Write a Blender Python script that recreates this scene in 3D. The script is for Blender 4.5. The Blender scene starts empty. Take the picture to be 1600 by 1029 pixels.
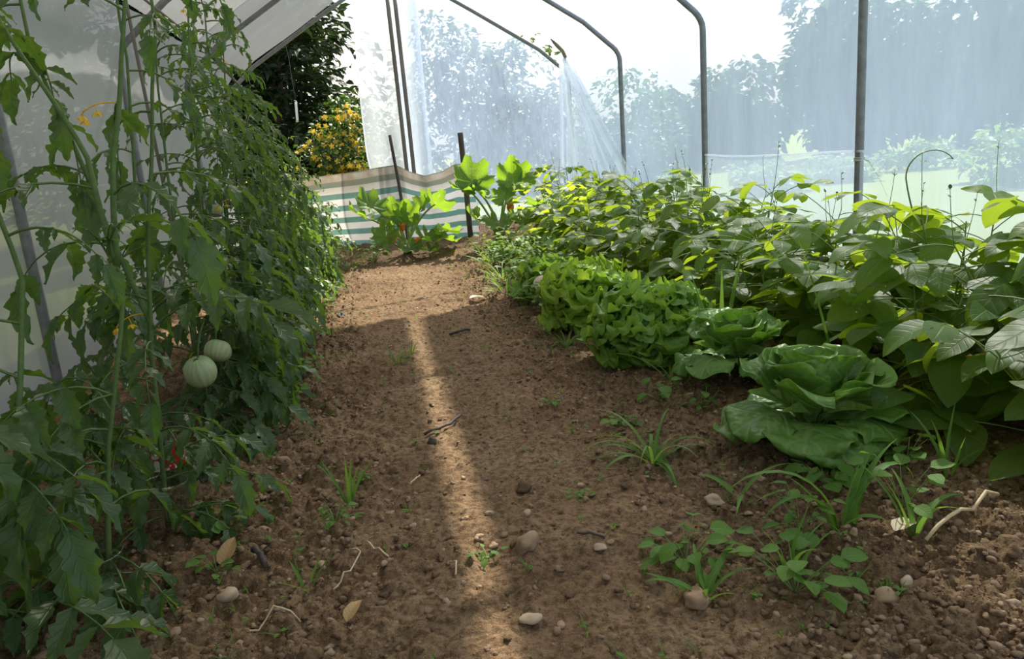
import bpy, math, random
import numpy as np
from mathutils import Vector, Matrix

rng = np.random.default_rng(11)
random.seed(11)
U = lambda a, b: float(rng.uniform(a, b))
scene = bpy.context.scene
COL = scene.collection
R = math.radians

# ------------------------------------------------------------------ noise
class Noise:
    def __init__(s, seed):
        s.t = np.random.default_rng(seed).uniform(-1, 1, (256, 256))
    def __call__(s, x, y):
        xi = np.floor(x).astype(int); yi = np.floor(y).astype(int)
        fx = x - xi; fy = y - yi
        fx = fx * fx * (3 - 2 * fx); fy = fy * fy * (3 - 2 * fy)
        g = lambda a, b: s.t[a % 256, b % 256]
        return (g(xi, yi) * (1 - fx) + g(xi + 1, yi) * fx) * (1 - fy) + (g(xi, yi + 1) * (1 - fx) + g(xi + 1, yi + 1) * fx) * fy
N1, N2, N3, N4 = Noise(1), Noise(2), Noise(3), Noise(4)
sstep = lambda a, b, x: (lambda t: t * t * (3 - 2 * t))(np.clip((x - a) / (b - a), 0, 1))

def rough(x, y):
    """how loose and crumbly the soil is: 0 on the trodden path, 1 in the beds"""
    c = 0.17 + 0.05 * np.sin(y * 1.3)
    d = np.abs(x - c) + 0.06 * N4(x * 6, y * 6)
    return 0.25 + 0.75 * sstep(0.14, 0.42, d)

_wt = np.random.default_rng(77).uniform(0, 1, (512, 512, 3))
def clods(x, y, cell, dens, seed=0):
    """height field of half-buried rounded clods, about one per cell"""
    X, Y = x / cell + seed * 17.3, y / cell + seed * 7.1
    xi, yi = np.floor(X).astype(int), np.floor(Y).astype(int); h = np.zeros(np.shape(X))
    for a in (-1, 0, 1):
        for c in (-1, 0, 1):
            t = _wt[(xi + a) % 512, (yi + c) % 512]; t2 = _wt[(xi + a + 91) % 512, (yi + c + 47) % 512]
            r = (.22 + .45 * t2[..., 0]) * (t[..., 2] < dens)
            dx = X - (xi + a + t[..., 0]); dy = (Y - (yi + c + t[..., 1])) * (.8 + .5 * t2[..., 1])
            q = 1 - (dx * dx + dy * dy) / np.maximum(r * r, 1e-6)
            h = np.maximum(h, np.where(r > 0, np.sqrt(np.maximum(q, 0)) * r, 0))
    return h * cell
def gh(x, y):
    x = np.asarray(x, float); y = np.asarray(y, float)
    r = rough(x, y)
    z = 0.012 * N1(x * 2.1, y * 2.1) + 0.008 * N2(x * 7, y * 7) * r
    wx = x + .004 * N2(x * 90, y * 90); wy = y + .004 * N1(x * 90, y * 90)
    lump = .75 * clods(wx, wy, .045, .35 + .3 * r) + .8 * clods(wx, wy, .024, .75, 3) + .8 * clods(wx, wy, .0125, .9, 5)
    z = z + lump * (.22 + .68 * r ** 1.4) + .0028 * N1(x * 60, y * 60) + .0022 * N3(x * 130, y * 130) + .004 * N3(x * 24, y * 24)
    z = z + 0.03 * sstep(0.62, 0.95, x) + 0.02 * sstep(-0.3, -0.5, x) + 0.03 * sstep(5.3, 5.8, y)
    return z
G = lambda x, y: float(gh(np.array([x]), np.array([y]))[0])

# ------------------------------------------------------------------ mesh batch
class Batch:
    def __init__(s):
        s.V = []; s.Q = []; s.A = []; s.n = 0
    def add(s, V, Q, A=None):
        s.V.append(V); s.Q.append(Q + s.n)
        s.A.append(np.zeros((len(V), 3)) if A is None else A)
        s.n += len(V)
    def build(s, name, mat, parent=None, smooth=True):
        V = np.concatenate(s.V).astype(np.float32); Q = np.concatenate(s.Q).astype(np.int32); A = np.concatenate(s.A).astype(np.float32)
        me = bpy.data.meshes.new(name)
        k = Q.shape[1]
        me.vertices.add(len(V)); me.vertices.foreach_set('co', V.ravel())
        tri = (Q[:, 2] == Q[:, 3]) if k == 4 else np.zeros(len(Q), bool)
        cnt = np.where(tri, 3, k)
        loops = Q.ravel()
        if tri.any():
            keep = np.ones(Q.shape, bool); keep[tri, 3] = False
            loops = Q[keep]
        start = np.concatenate([[0], np.cumsum(cnt)[:-1]]).astype(np.int32)
        me.loops.add(len(loops)); me.loops.foreach_set('vertex_index', loops.astype(np.int32))
        me.polygons.add(len(Q)); me.polygons.foreach_set('loop_start', start)
        if smooth: me.polygons.foreach_set('use_smooth', np.ones(len(Q), bool))
        at = me.attributes.new('leaf', 'FLOAT_VECTOR', 'POINT'); at.data.foreach_set('vector', A.ravel())
        me.update(calc_edges=True); me.validate()
        me.materials.append(mat)
        o = bpy.data.objects.new(name, me); COL.objects.link(o)
        if parent is not None:
            o.parent = parent; o.matrix_parent_inverse = Matrix.Translation(-Vector(parent.location))
        return o

def tag(o, label, cat, group=None, kind=None):
    if label: o['label'] = label
    if cat: o['category'] = cat
    if group: o['group'] = group
    if kind: o['kind'] = kind
    return o
def root(name, loc, label, cat, group=None):
    o = bpy.data.objects.new(name, None); COL.objects.link(o); o.location = loc; o.empty_display_size = .05
    return tag(o, label, cat, group)
def struct(o):
    o['kind'] = 'structure'; return o

def grid_faces(nr, nc, wrap=False):
    q = []
    for i in range(nr - 1):
        for j in range(nc if wrap else nc - 1):
            j2 = (j + 1) % nc
            q.append((i * nc + j, i * nc + j2, (i + 1) * nc + j2, (i + 1) * nc + j))
    return np.array(q)

_tf = {}
def tube(b, pts, radii, sides=5, rnd=None, cap=True):
    P = np.asarray(pts, float); n = len(P)
    rad = np.broadcast_to(np.asarray(radii, float), (n,)) if np.ndim(radii) == 0 else np.asarray(radii, float)
    T = np.gradient(P, axis=0); T /= np.linalg.norm(T, axis=1, keepdims=True) + 1e-9
    ref = np.array([0, 0, 1.]) if abs(T[0, 2]) < .9 else np.array([1., 0, 0])
    a = np.cross(T, ref); nr = np.linalg.norm(a, axis=1, keepdims=True); a = a / (nr + 1e-9)
    for i in range(1, n):
        v = a[i - 1] - T[i] * np.dot(a[i - 1], T[i]); l = np.linalg.norm(v)
        if l > 1e-6: a[i] = v / l
    c = np.cross(T, a)
    th = np.arange(sides) / sides * 2 * math.pi
    V = P[:, None, :] + rad[:, None, None] * (np.cos(th)[None, :, None] * a[:, None, :] + np.sin(th)[None, :, None] * c[:, None, :])
    V = V.reshape(-1, 3)
    key = (n, sides)
    if key not in _tf: _tf[key] = grid_faces(n, sides, True)
    Q = _tf[key]
    if cap:
        V = np.vstack([V, P[:1], P[-1:]]); k = n * sides
        e = []
        for j in range(sides):
            j2 = (j + 1) % sides
            e.append((j2, j, k, k)); e.append(((n - 1) * sides + j, (n - 1) * sides + j2, k + 1, k + 1))
        Q = np.vstack([Q, np.array(e)])
    A = np.zeros((len(V), 3)); A[:, 2] = U(0, 1) if rnd is None else rnd
    b.add(V, Q, A)

def basis(h, p, roll=0.):
    d = np.array([math.cos(h) * math.cos(p), math.sin(h) * math.cos(p), math.sin(p)])
    s = np.array([math.sin(h), -math.cos(h), 0.]); u = np.cross(s, d)
    c, q = math.cos(roll), math.sin(roll)
    return np.stack([c * s + q * u, d, -q * s + c * u], axis=1)

def leafgrid(nl, nw, prof, L, W, droop=0., fold=0., cup=0., ruffle=0., rfreq=3., serr=0., sfreq=6., seed=0, twist=0., wav=0., tipd=1.):
    r = np.random.default_rng(seed)
    v = 1 - (1 - np.linspace(0, 1, nl)) ** tipd; u = np.linspace(-1, 1, nw)
    th = droop * v ** 1.3
    dv = np.diff(v)
    y = np.concatenate([[0], np.cumsum(np.cos((th[1:] + th[:-1]) / 2) * dv)]) * L
    z = -np.concatenate([[0], np.cumsum(np.sin((th[1:] + th[:-1]) / 2) * dv)]) * L
    ph, ph2 = r.uniform(0, 6, 2)
    V = np.zeros((nl, nw, 3)); A = np.zeros((nl, nw, 3))
    for j, uu in enumerate(u):
        side = ph if uu < 0 else ph2
        sr = 1 + serr * np.abs(((v * sfreq + side) % 1) - .5) * 2 * abs(uu) ** 2 - serr * .5
        w = W * prof(v) * sr
        a = abs(uu)
        off = a * w * math.sin(fold) + cup * (a * w) ** 2 / max(W, 1e-6) + ruffle * a ** 2.2 * np.sin(v * rfreq * 6.283 + side) * L * (.3 + v * .7) + wav * np.sin(v * 9 + ph + uu * 2) * L
        x = uu * w * math.cos(fold)
        tw = twist * v
        V[:, j, 0] = x * np.cos(tw) - off * np.sin(tw)
        hh = off * np.cos(tw) + x * np.sin(tw)
        V[:, j, 1] = y + hh * np.sin(th); V[:, j, 2] = z + hh * np.cos(th)
        A[:, j, 0] = uu; A[:, j, 1] = v
    return V.reshape(-1, 3), grid_faces(nl, nw), A.reshape(-1, 3)

def put(b, tpl, p, M, s=1., rnd=None):
    V, Q, A = tpl
    A = A.copy(); A[:, 2] = U(0, 1) if rnd is None else rnd
    b.add(V @ M.T * s + np.asarray(p), Q, A)

# ------------------------------------------------------------------ materials
def newmat(name):
    m = bpy.data.materials.new(name); m.use_nodes = True
    nt = m.node_tree; nt.nodes.clear()
    return m, nt, nt.nodes, nt.links
def mathn(nt, op, a, b=None, c=None):
    n = nt.nodes.new('ShaderNodeMath'); n.operation = op
    for i, x in enumerate((a, b, c)):
        if x is None: continue
        if isinstance(x, (int, float)): n.inputs[i].default_value = x
        else: nt.links.new(x, n.inputs[i])
    return n.outputs[0]
def mixc(nt, f, a, b, mode='MIX'):
    n = nt.nodes.new('ShaderNodeMix'); n.data_type = 'RGBA'; n.blend_type = mode
    for i, x in ((0, f), (6, a), (7, b)):
        if isinstance(x, (int, float)): n.inputs[i].default_value = x
        elif isinstance(x, tuple): n.inputs[i].default_value = (*x, 1) if len(x) == 3 else x
        else: nt.links.new(x, n.inputs[i])
    return n.outputs[2]
def noise(nt, scale, detail=3., rough_=.55, vec=None, dim='3D'):
    n = nt.nodes.new('ShaderNodeTexNoise'); n.inputs['Scale'].default_value = scale
    n.inputs['Detail'].default_value = detail; n.inputs['Roughness'].default_value = rough_
    if vec is not None: nt.links.new(vec, n.inputs['Vector'])
    return n.outputs['Fac']
def ramp(nt, f, stops):
    n = nt.nodes.new('ShaderNodeValToRGB'); e = n.color_ramp.elements
    while len(e) < len(stops): e.new(.5)
    for k, (p, c) in enumerate(stops):
        e[k].position = p; e[k].color = (*c, 1) if isinstance(c, tuple) else (c, c, c, 1)
    nt.links.new(f, n.inputs[0]); return n.outputs[0]
def coords(nt, kind='Object', scale=None):
    t = nt.nodes.new('ShaderNodeTexCoord').outputs[kind]
    if scale is None: return t
    m = nt.nodes.new('ShaderNodeMapping'); m.inputs['Scale'].default_value = scale
    nt.links.new(t, m.inputs['Vector']); return m.outputs[0]
def bump(nt, h, strength, dist=.01):
    n = nt.nodes.new('ShaderNodeBump'); n.inputs['Strength'].default_value = strength; n.inputs['Distance'].default_value = dist
    nt.links.new(h, n.inputs['Height']); return n.outputs[0]
def principled(nt, col, rough_=.6, spec=.4, nrm=None):
    p = nt.nodes.new('ShaderNodeBsdfPrincipled')
    if isinstance(col, tuple): p.inputs['Base Color'].default_value = (*col, 1)
    else: nt.links.new(col, p.inputs['Base Color'])
    if isinstance(rough_, (int, float)): p.inputs['Roughness'].default_value = rough_
    else: nt.links.new(rough_, p.inputs['Roughness'])
    p.inputs['Specular IOR Level'].default_value = spec
    if nrm is not None: nt.links.new(nrm, p.inputs['Normal'])
    return p
def finish(nt, sh):
    o = nt.nodes.new('ShaderNodeOutputMaterial'); nt.links.new(sh, o.inputs[0])
def mixsh(nt, f, a, b):
    n = nt.nodes.new('ShaderNodeMixShader')
    if isinstance(f, (int, float)): n.inputs[0].default_value = f
    else: nt.links.new(f, n.inputs[0])
    nt.links.new(a, n.inputs[1]); nt.links.new(b, n.inputs[2]); return n.outputs[0]

def leafmat(name, ca, cb, vein, trans, tf=.4, rough_=.45, spec=.45, sv=7., veinw=.05, bumps=.35, radial=False, blister=0., veinamt=.6, spots=None):
    m, nt, N, L = newmat(name)
    at = N.new('ShaderNodeAttribute'); at.attribute_name = 'leaf'
    sx = N.new('ShaderNodeSeparateXYZ'); L.new(at.outputs['Vector'], sx.inputs[0])
    u, v, rnd = sx.outputs
    au = mathn(nt, 'ABSOLUTE', u)
    if radial:
        mid = mathn(nt, 'ABSOLUTE', mathn(nt, 'SINE', mathn(nt, 'MULTIPLY', u, math.pi * 3.5)))
        mid = mathn(nt, 'MULTIPLY', mid, mathn(nt, 'ADD', v, .15))
        sec = mathn(nt, 'PINGPONG', mathn(nt, 'MULTIPLY', v, 6.), 1.)
    else:
        mid = au
        sec = mathn(nt, 'PINGPONG', mathn(nt, 'MULTIPLY', mathn(nt, 'SUBTRACT', v, mathn(nt, 'MULTIPLY', au, .22)), sv), .5)
        sec = mathn(nt, 'MULTIPLY', sec, 2.)
    vm = mathn(nt, 'SUBTRACT', 1., mathn(nt, 'SMOOTH_MIN', mathn(nt, 'DIVIDE', mid, veinw * 2), 1., .2))
    vs = mathn(nt, 'SUBTRACT', 1., mathn(nt, 'SMOOTH_MIN', mathn(nt, 'DIVIDE', sec, .28), 1., .2))
    vv = mathn(nt, 'MAXIMUM', vm, mathn(nt, 'MULTIPLY', vs, .55)); vv = mathn(nt, 'MAXIMUM', vv, 0.)
    oc = coords(nt)
    n1 = noise(nt, 35, 3, .6, oc)
    f = mathn(nt, 'ADD', mathn(nt, 'MULTIPLY', rnd, .75), mathn(nt, 'MULTIPLY', mathn(nt, 'SUBTRACT', n1, .5), .7))
    f = mathn(nt, 'MINIMUM', mathn(nt, 'MAXIMUM', f, 0.), 1.)
    c = mixc(nt, f, ca, cb)
    c = mixc(nt, mathn(nt, 'MULTIPLY', vv, veinamt), c, vein)
    if spots:
        n2 = noise(nt, spots[1], 2, .5, oc)
        c = mixc(nt, ramp(nt, n2, [(spots[2], 0.), (spots[2] + .06, 1.)]), c, spots[0])
    h = mathn(nt, 'ADD', mathn(nt, 'MULTIPLY', vv, -1.), mathn(nt, 'MULTIPLY', n1, .5))
    if blister:
        n3 = noise(nt, blister, 1, .4, oc); h = mathn(nt, 'ADD', h, mathn(nt, 'MULTIPLY', n3, 4.))
    nb = bump(nt, h, bumps, .003 if not blister else .006)
    p = principled(nt, c, rough_, spec, nb)
    t = N.new('ShaderNodeBsdfTranslucent')
    tc = mixc(nt, .55, trans, c, 'MIX'); tc = mixc(nt, mathn(nt, 'MULTIPLY', rnd, .5), trans, tc)
    L.new(tc, t.inputs[0]); L.new(nb, t.inputs[1])
    finish(nt, mixsh(nt, tf, p.outputs[0], t.outputs[0]))
    return m
def plainmat(name, ca, cb, rough_=.6, scale=20, spec=.4, bumps=.2, dist=.004, stretch=None, metal=0.):
    m, nt, N, L = newmat(name)
    oc = coords(nt, 'Object', stretch)
    n1 = noise(nt, scale, 4, .6, oc)
    c = mixc(nt, ramp(nt, n1, [(.3, 0.), (.7, 1.)]), ca, cb)
    p = principled(nt, c, rough_, spec, bump(nt, n1, bumps, dist)); p.inputs['Metallic'].default_value = metal
    finish(nt, p.outputs[0]); return m

M = {}
M['tomato_leaf'] = leafmat('tomato leaf', (.04, .086, .028), (.074, .13, .044), (.11, .18, .07), (.21, .38, .03), .36, .42, .5, 6, .05, .5)
M['tomato_stem'] = plainmat('tomato stem', (.06, .12, .03), (.11, .17, .05), .6, 60)
M['bean_leaf'] = leafmat('bean leaf', (.065, .145, .03), (.12, .21, .045), (.18, .28, .08), (.48, .62, .03), .58, .46, .42, 6, .05, .25)
M['bean_stem'] = plainmat('bean stem', (.11, .19, .04), (.2, .24, .08), .55, 40)
M['butter_leaf'] = leafmat('butterhead leaf', (.12, .26, .05), (.30, .47, .12), (.40, .54, .24), (.42, .64, .08), .44, .38, .5, 5, .05, .5, blister=42, veinamt=.5)
M['oak_leaf'] = leafmat('oakleaf lettuce leaf', (.2, .37, .035), (.32, .48, .06), (.36, .5, .15), (.48, .66, .05), .42, .4, .45, 5, .06, .4, veinamt=.5)
M['oak_leaf_dark'] = leafmat('green oakleaf lettuce leaf', (.13, .28, .035), (.23, .39, .055), (.32, .46, .13), (.38, .58, .05), .4, .4, .45, 5, .06, .4, veinamt=.5)
M['squash_leaf'] = leafmat('courgette leaf', (.06, .15, .03), (.11, .21, .045), (.2, .3, .1), (.34, .55, .03), .5, .5, .35, radial=True, veinw=.06, bumps=.5, spots=((.28, .33, .24), 28, .64))
M['squash_stem'] = plainmat('courgette stalk', (.22, .32, .1), (.38, .45, .2), .5, 30)
M['petal'] = leafmat('courgette flower', (.75, .26, .03), (.85, .38, .05), (.8, .45, .08), (.9, .4, .05), .4, .5, .3)
M['grass'] = leafmat('grass blade', (.07, .18, .03), (.14, .27, .05), (.2, .33, .1), (.3, .5, .06), .38, .55, .28, 3, .08, .2)
M['weed'] = leafmat('weed leaf', (.07, .17, .03), (.14, .27, .05), (.2, .32, .1), (.34, .54, .06), .42, .6, .25)
M['carrot'] = leafmat('feathery leaf', (.1, .23, .03), (.2, .33, .05), (.2, .3, .1), (.36, .52, .05), .35, .5, .35)
M['dead'] = leafmat('dry leaf', (.42, .27, .13), (.55, .38, .2), (.35, .22, .1), (.5, .35, .15), .2, .7, .2)
M['paledead'] = leafmat('bleached leaf', (.62, .52, .36), (.75, .66, .5), (.5, .4, .25), (.6, .5, .3), .2, .7, .2)
M['straw'] = plainmat('straw', (.45, .34, .2), (.62, .5, .32), .7, 50)
M['bottle_cap'] = plainmat('dark twig', (.035, .03, .03), (.09, .075, .06), .8, 40)
M['steel'] = plainmat('galvanised steel', (.15, .155, .16), (.24, .245, .25), .45, 30, .5, .1, .002)
M['wood_dark'] = plainmat('weathered wood', (.055, .045, .035), (.14, .115, .09), .8, 14, .3, .6, .004, (1, 1, .12))
M['wood_grey'] = plainmat('grey batten', (.13, .115, .1), (.26, .23, .2), .8, 14, .3, .5, .004, (1, 1, .12))
M['string'] = plainmat('string', (.5, .48, .42), (.65, .62, .55), .9, 90)
M['bark'] = plainmat('bark', (.05, .04, .03), (.12, .09, .06), .9, 12, .2, .8, .01)
M['white_paint'] = plainmat('white paint', (.75, .75, .73), (.85, .85, .83), .5, 20)
M['far_dark'] = leafmat('conifer needles', (.012, .03, .012), (.03, .055, .02), (.03, .06, .02), (.04, .075, .015), .2, .6, .25)
M['far_shrub'] = leafmat('shrub leaf', (.035, .08, .02), (.075, .14, .03), (.1, .16, .04), (.16, .28, .03), .3, .4, .5)
M['far_tree'] = leafmat('tree leaf', (.05, .10, .035), (.10, .17, .055), (.1, .16, .04), (.16, .28, .05), .3, .45, .45)
M['far_tree2'] = leafmat('hedge leaf', (.055, .10, .05), (.09, .15, .07), (.1, .16, .04), (.14, .24, .07), .3, .5, .4)
M['flower'] = leafmat('yellow blossom', (.82, .50, .04), (.88, .66, .12), (.8, .45, .04), (.9, .6, .06), .35, .6, .2)

# ground soil
def soilmat(name, lawn=False):
    m, nt, N, L = newmat(name)
    oc = coords(nt)
    if lawn:
        n1 = noise(nt, 1.2, 5, .6, oc); n2 = noise(nt, 60, 3, .7, oc)
        c = mixc(nt, n1, (.17, .24, .03), (.34, .38, .07)); c = mixc(nt, mathn(nt, 'MULTIPLY', n2, .5), c, (.3, .32, .08))
        finish(nt, principled(nt, c, .9, .2, bump(nt, n2, .6, .03)).outputs[0]); return m
    n1 = noise(nt, 3.2, 4, .6, oc); n2 = noise(nt, 70, 6, .7, oc); n3 = noise(nt, 260, 3, .6, oc)
    c = ramp(nt, n1, [(.28, (.165, .105, .058)), (.5, (.23, .155, .090)), (.72, (.315, .222, .132))])
    c = mixc(nt, ramp(nt, n2, [(.38, .9), (.58, 0.)]), c, (.085, .05, .027))  # crevice shade put into the colour: low grain of the bump goes dark
    c = mixc(nt, ramp(nt, n3, [(.6, 0.), (.72, .5)]), c, (.45, .33, .22))
    h = mathn(nt, 'ADD', mathn(nt, 'MULTIPLY', n2, 1.), mathn(nt, 'MULTIPLY', n3, .35))
    finish(nt, principled(nt, c, .95, .1, bump(nt, h, 1., .008)).outputs[0]); return m
M['soil'] = soilmat('garden soil'); M['lawn'] = soilmat('lawn', True)
m, nt, N, L = newmat('soil crumb')
at = N.new('ShaderNodeAttribute'); at.attribute_name = 'leaf'
sx = N.new('ShaderNodeSeparateXYZ'); L.new(at.outputs['Vector'], sx.inputs[0])
n1 = noise(nt, 120, 3, .6, coords(nt))
c = ramp(nt, sx.outputs[2], [(0., (.10, .063, .038)), (.45, (.205, .138, .088)), (.85, (.30, .21, .138)), (1., (.42, .32, .22))])
c = mixc(nt, mathn(nt, 'MULTIPLY', n1, .5), c, (.13, .085, .052))
finish(nt, principled(nt, c, .95, .1, bump(nt, n1, .6, .003)).outputs[0]); M['crumb'] = m
M['stone'] = plainmat('soil coated stone', (.22, .145, .09), (.36, .26, .17), .9, 22, .2, .6, .005)
M['stone_pale'] = plainmat('pale stone', (.34, .25, .17), (.46, .36, .26), .85, 25, .25, .5, .004)

def plastic(name, opac, dirt, tint=(.93, .96, 1.), white=(.86, .91, .97), gloss=.08, stretch=(1, 1, .25), dscale=3., back=.45):
    """polythene film: partly see-through, partly a milky scatterer, with streaky dust"""
    m, nt, N, L = newmat(name)
    oc = coords(nt, 'Object', stretch)
    n1 = noise(nt, dscale, 5, .65, oc); n2 = noise(nt, dscale * 14, 3, .6, oc)
    f = mathn(nt, 'ADD', opac, mathn(nt, 'MULTIPLY', mathn(nt, 'SUBTRACT', n1, .5), dirt))
    f = mathn(nt, 'ADD', f, mathn(nt, 'MULTIPLY', mathn(nt, 'SUBTRACT', n2, .5), dirt * .5))
    f = mathn(nt, 'MINIMUM', mathn(nt, 'MAXIMUM', f, .02), .98)
    tr = N.new('ShaderNodeBsdfTransparent'); tr.inputs[0].default_value = (*tint, 1)
    tl = N.new('ShaderNodeBsdfTranslucent'); tl.inputs[0].default_value = (*white, 1)
    df = N.new('ShaderNodeBsdfDiffuse'); df.inputs[0].default_value = (*white, 1)
    gl = N.new('ShaderNodeBsdfGlossy'); gl.inputs['Roughness'].default_value = .22
    nb = bump(nt, n1, .3, .01); L.new(nb, gl.inputs['Normal'])
    milk = mixsh(nt, back, tl.outputs[0], df.outputs[0])
    s = mixsh(nt, f, tr.outputs[0], milk); s = mixsh(nt, gloss, s, gl.outputs[0])
    finish(nt, s); return m
M['film_clear'] = plastic('clear polythene', .55, .25, (.88, .92, 1.), (.40, .53, .78), .03, back=.15)  # blue cast of the sky put into the film's own tint and scatter
M['film_skirt'] = plastic('clear polythene skirt', .3, .3, gloss=.03, back=.15)
M['film_end'] = plastic('end polythene', .44, .5, (.86, .90, 1.), (.41, .53, .78), .03, back=.15)  # skylight blue put into these film colours too
M['film_milky'] = plastic('milky polythene', .90, .15, (.95, .95, .95), (.44, .44, .45), .03, back=.6)
M['film_left'] = plastic('aged polythene', .92, .2, (.9, .9, .9), (.31, .32, .34), .03, back=.6)
M['film_fold'] = plastic('folded polythene', .58, .35, (.95, .97, 1.), (.93, .96, 1.), .06, back=.35)
M['film_curtain'] = plastic('curtain polythene', .50, .2, (.93, .96, 1.), (.74, .82, .96), .06, back=.35)
m, nt, N, L = newmat('clear bottle plastic')
g = N.new('ShaderNodeBsdfGlass'); g.inputs['Roughness'].default_value = .05; g.inputs['IOR'].default_value = 1.2
t = N.new('ShaderNodeBsdfTransparent'); t.inputs[0].default_value = (.93, .95, .96, 1)
gg = N.new('ShaderNodeBsdfGlossy'); gg.inputs['Roughness'].default_value = .08
finish(nt, mixsh(nt, .16, t.outputs[0], gg.outputs[0])); M['bottle'] = m
m, nt, N, L = newmat('red bottle label')
oc = coords(nt, 'Object')
n1 = noise(nt, 55, 1, .4, oc)
c = mixc(nt, ramp(nt, n1, [(.52, 0.), (.55, 1.)]), (.55, .03, .02), (.75, .72, .7))
finish(nt, principled(nt, c, .35, .5).outputs[0]); M['label'] = m
m, nt, N, L = newmat('green striped tomato skin')
at = N.new('ShaderNodeAttribute'); at.attribute_name = 'leaf'
sx = N.new('ShaderNodeSeparateXYZ'); L.new(at.outputs['Vector'], sx.inputs[0])
w = mathn(nt, 'SINE', mathn(nt, 'ADD', mathn(nt, 'MULTIPLY', sx.outputs[0], 6.283 * 16), mathn(nt, 'MULTIPLY', noise(nt, 40, 2, .5, coords(nt)), 5.)))
c = ramp(nt, sx.outputs[1], [(.0, (.24, .23, .1)), (.35, (.34, .40, .19)), (.75, (.36, .46, .24)), (1., (.2, .3, .12))])
c = mixc(nt, mathn(nt, 'MULTIPLY', mathn(nt, 'ADD', w, 1.), .22), c, (.52, .56, .36))
p = principled(nt, c, .38, .45); p.inputs['Subsurface Weight'].default_value = .1; p.inputs['Subsurface Radius'].default_value = (.01, .01, .004)
finish(nt, p.outputs[0]); M['tomato'] = m
# windbreak cloth: horizontal stripes (v of the leaf attribute runs up the cloth)
m, nt, N, L = newmat('striped cotton windbreak')
at = N.new('ShaderNodeAttribute'); at.attribute_name = 'leaf'
sx = N.new('ShaderNodeSeparateXYZ'); L.new(at.outputs['Vector'], sx.inputs[0])
v = mathn(nt, 'MULTIPLY', sx.outputs[1], 6.1)
fr = mathn(nt, 'FRACT', v)
st = ramp(nt, fr, [(.0, 0.), (.02, 1.), (.46, 1.), (.48, 0.)])
n1 = noise(nt, 9, 4, .6, coords(nt)); n2 = noise(nt, 300, 2, .5, coords(nt))
grn = mixc(nt, n1, (.10, .23, .20), (.17, .31, .27)); wh = mixc(nt, n1, (.60, .58, .54), (.80, .79, .76))
c = mixc(nt, st, wh, grn)
top = ramp(nt, sx.outputs[1], [(.68, 0.), (.9, 1.4)])
c = mixc(nt, mathn(nt, 'MULTIPLY', top, n1), c, (.30, .22, .14))
p = principled(nt, c, .9, .1, bump(nt, n2, .2, .001)); tl = N.new('ShaderNodeBsdfTranslucent'); L.new(c, tl.inputs[0])
finish(nt, mixsh(nt, .45, p.outputs[0], tl.outputs[0])); M['windbreak'] = m

# ------------------------------------------------------------------ ground
ys = [0.55]
while ys[-1] < 7.3: ys.append(ys[-1] + .0034 * max(.9, ys[-1] * .95))
ys = np.array(ys); xs = np.concatenate([np.arange(-1.35, -.75, .012), np.arange(-.75, 1.15, .0052), np.arange(1.15, 2.06, .012)])
X, Y = np.meshgrid(xs, ys)
Z = gh(X, Y)
b = Batch(); b.add(np.stack([X.ravel(), Y.ravel(), Z.ravel()], 1),
    (lambda nr, nc: (lambda i: np.stack([i, i + 1, i + 1 + nc, i + nc], 1))((np.arange(nr - 1)[:, None] * nc + np.arange(nc - 1)[None, :]).ravel()))(len(ys), len(xs)))
struct(b.build('ground', M['soil']))
b = Batch()
s = 60.
V = np.array([(-s, -12, -.05), (s, -12, -.05), (s, s, -.05), (-s, s, -.05)]); b.add(V, np.array([(0, 1, 2, 3)]))
struct(b.build('lawn', M['lawn']))

# icosahedron-based lumps
import bmesh
def ico(sub):
    bm = bmesh.new(); bmesh.ops.create_icosphere(bm, subdivisions=sub, radius=1.)
    V = np.array([v.co[:] for v in bm.verts]); F = np.array([[v.index for v in f.verts] + [f.verts[2].index] for f in bm.faces]); bm.free()
    return V, F
ICO1, ICO2, ICO3 = ico(1), ico(2), ico(3)
def lump(b, p, r, base=ICO1, amp=.3, flat=.7, seed=None):
    V, F = base
    k = np.random.default_rng(rng.integers(1 << 30) if seed is None else seed)
    d = np.zeros(len(V))
    for _ in range(5):
        a = k.normal(size=3); d += np.sin(V @ a * 2.2 + k.uniform(0, 6)) * amp / 2.4
    for _ in range(4):        # a few chipped flats
        a = k.normal(size=3); a /= np.linalg.norm(a); d -= np.maximum(0, V @ a - .72) * .8
    W = V * (1 + d)[:, None] * np.array([k.uniform(.8, 1.25), k.uniform(.75, 1.1), flat])
    h = k.uniform(0, 6.28); c, q = math.cos(h), math.sin(h)
    W = W @ np.array([[c, q, 0], [-q, c, 0], [0, 0, 1]])
    A = np.zeros((len(V), 3)); A[:, 2] = k.uniform(0, 1)
    b.add(W * r + np.asarray(p), F, A)
n_ = 90000
cy = .8 + 4.6 * rng.uniform(0, 1, n_) ** 1.6; cx = rng.uniform(-.62, 1.25, n_)
ok = rng.uniform(0, 1, n_) < np.clip(rough(cx, cy) ** 1.3, .12, 1); cx, cy = cx[ok][:34000], cy[ok][:34000]; cz = gh(cx, cy)
cr = (.0014 + .0080 * rng.uniform(0, 1, len(cx)) ** 3.8) * (1. - .05 * cy)
b = Batch()
for x, y, z, r in zip(cx, cy, cz, cr): lump(b, (x, y, z + r * .15), r, ICO2 if y < 1.8 and r > .0045 else ICO1, .42, .7)
o = b.build('soil_crumbs', M['crumb'], smooth=False); tag(o, 'loose brown crumbs of soil strewn over the earth path', 'soil crumbs', kind='stuff')

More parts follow.
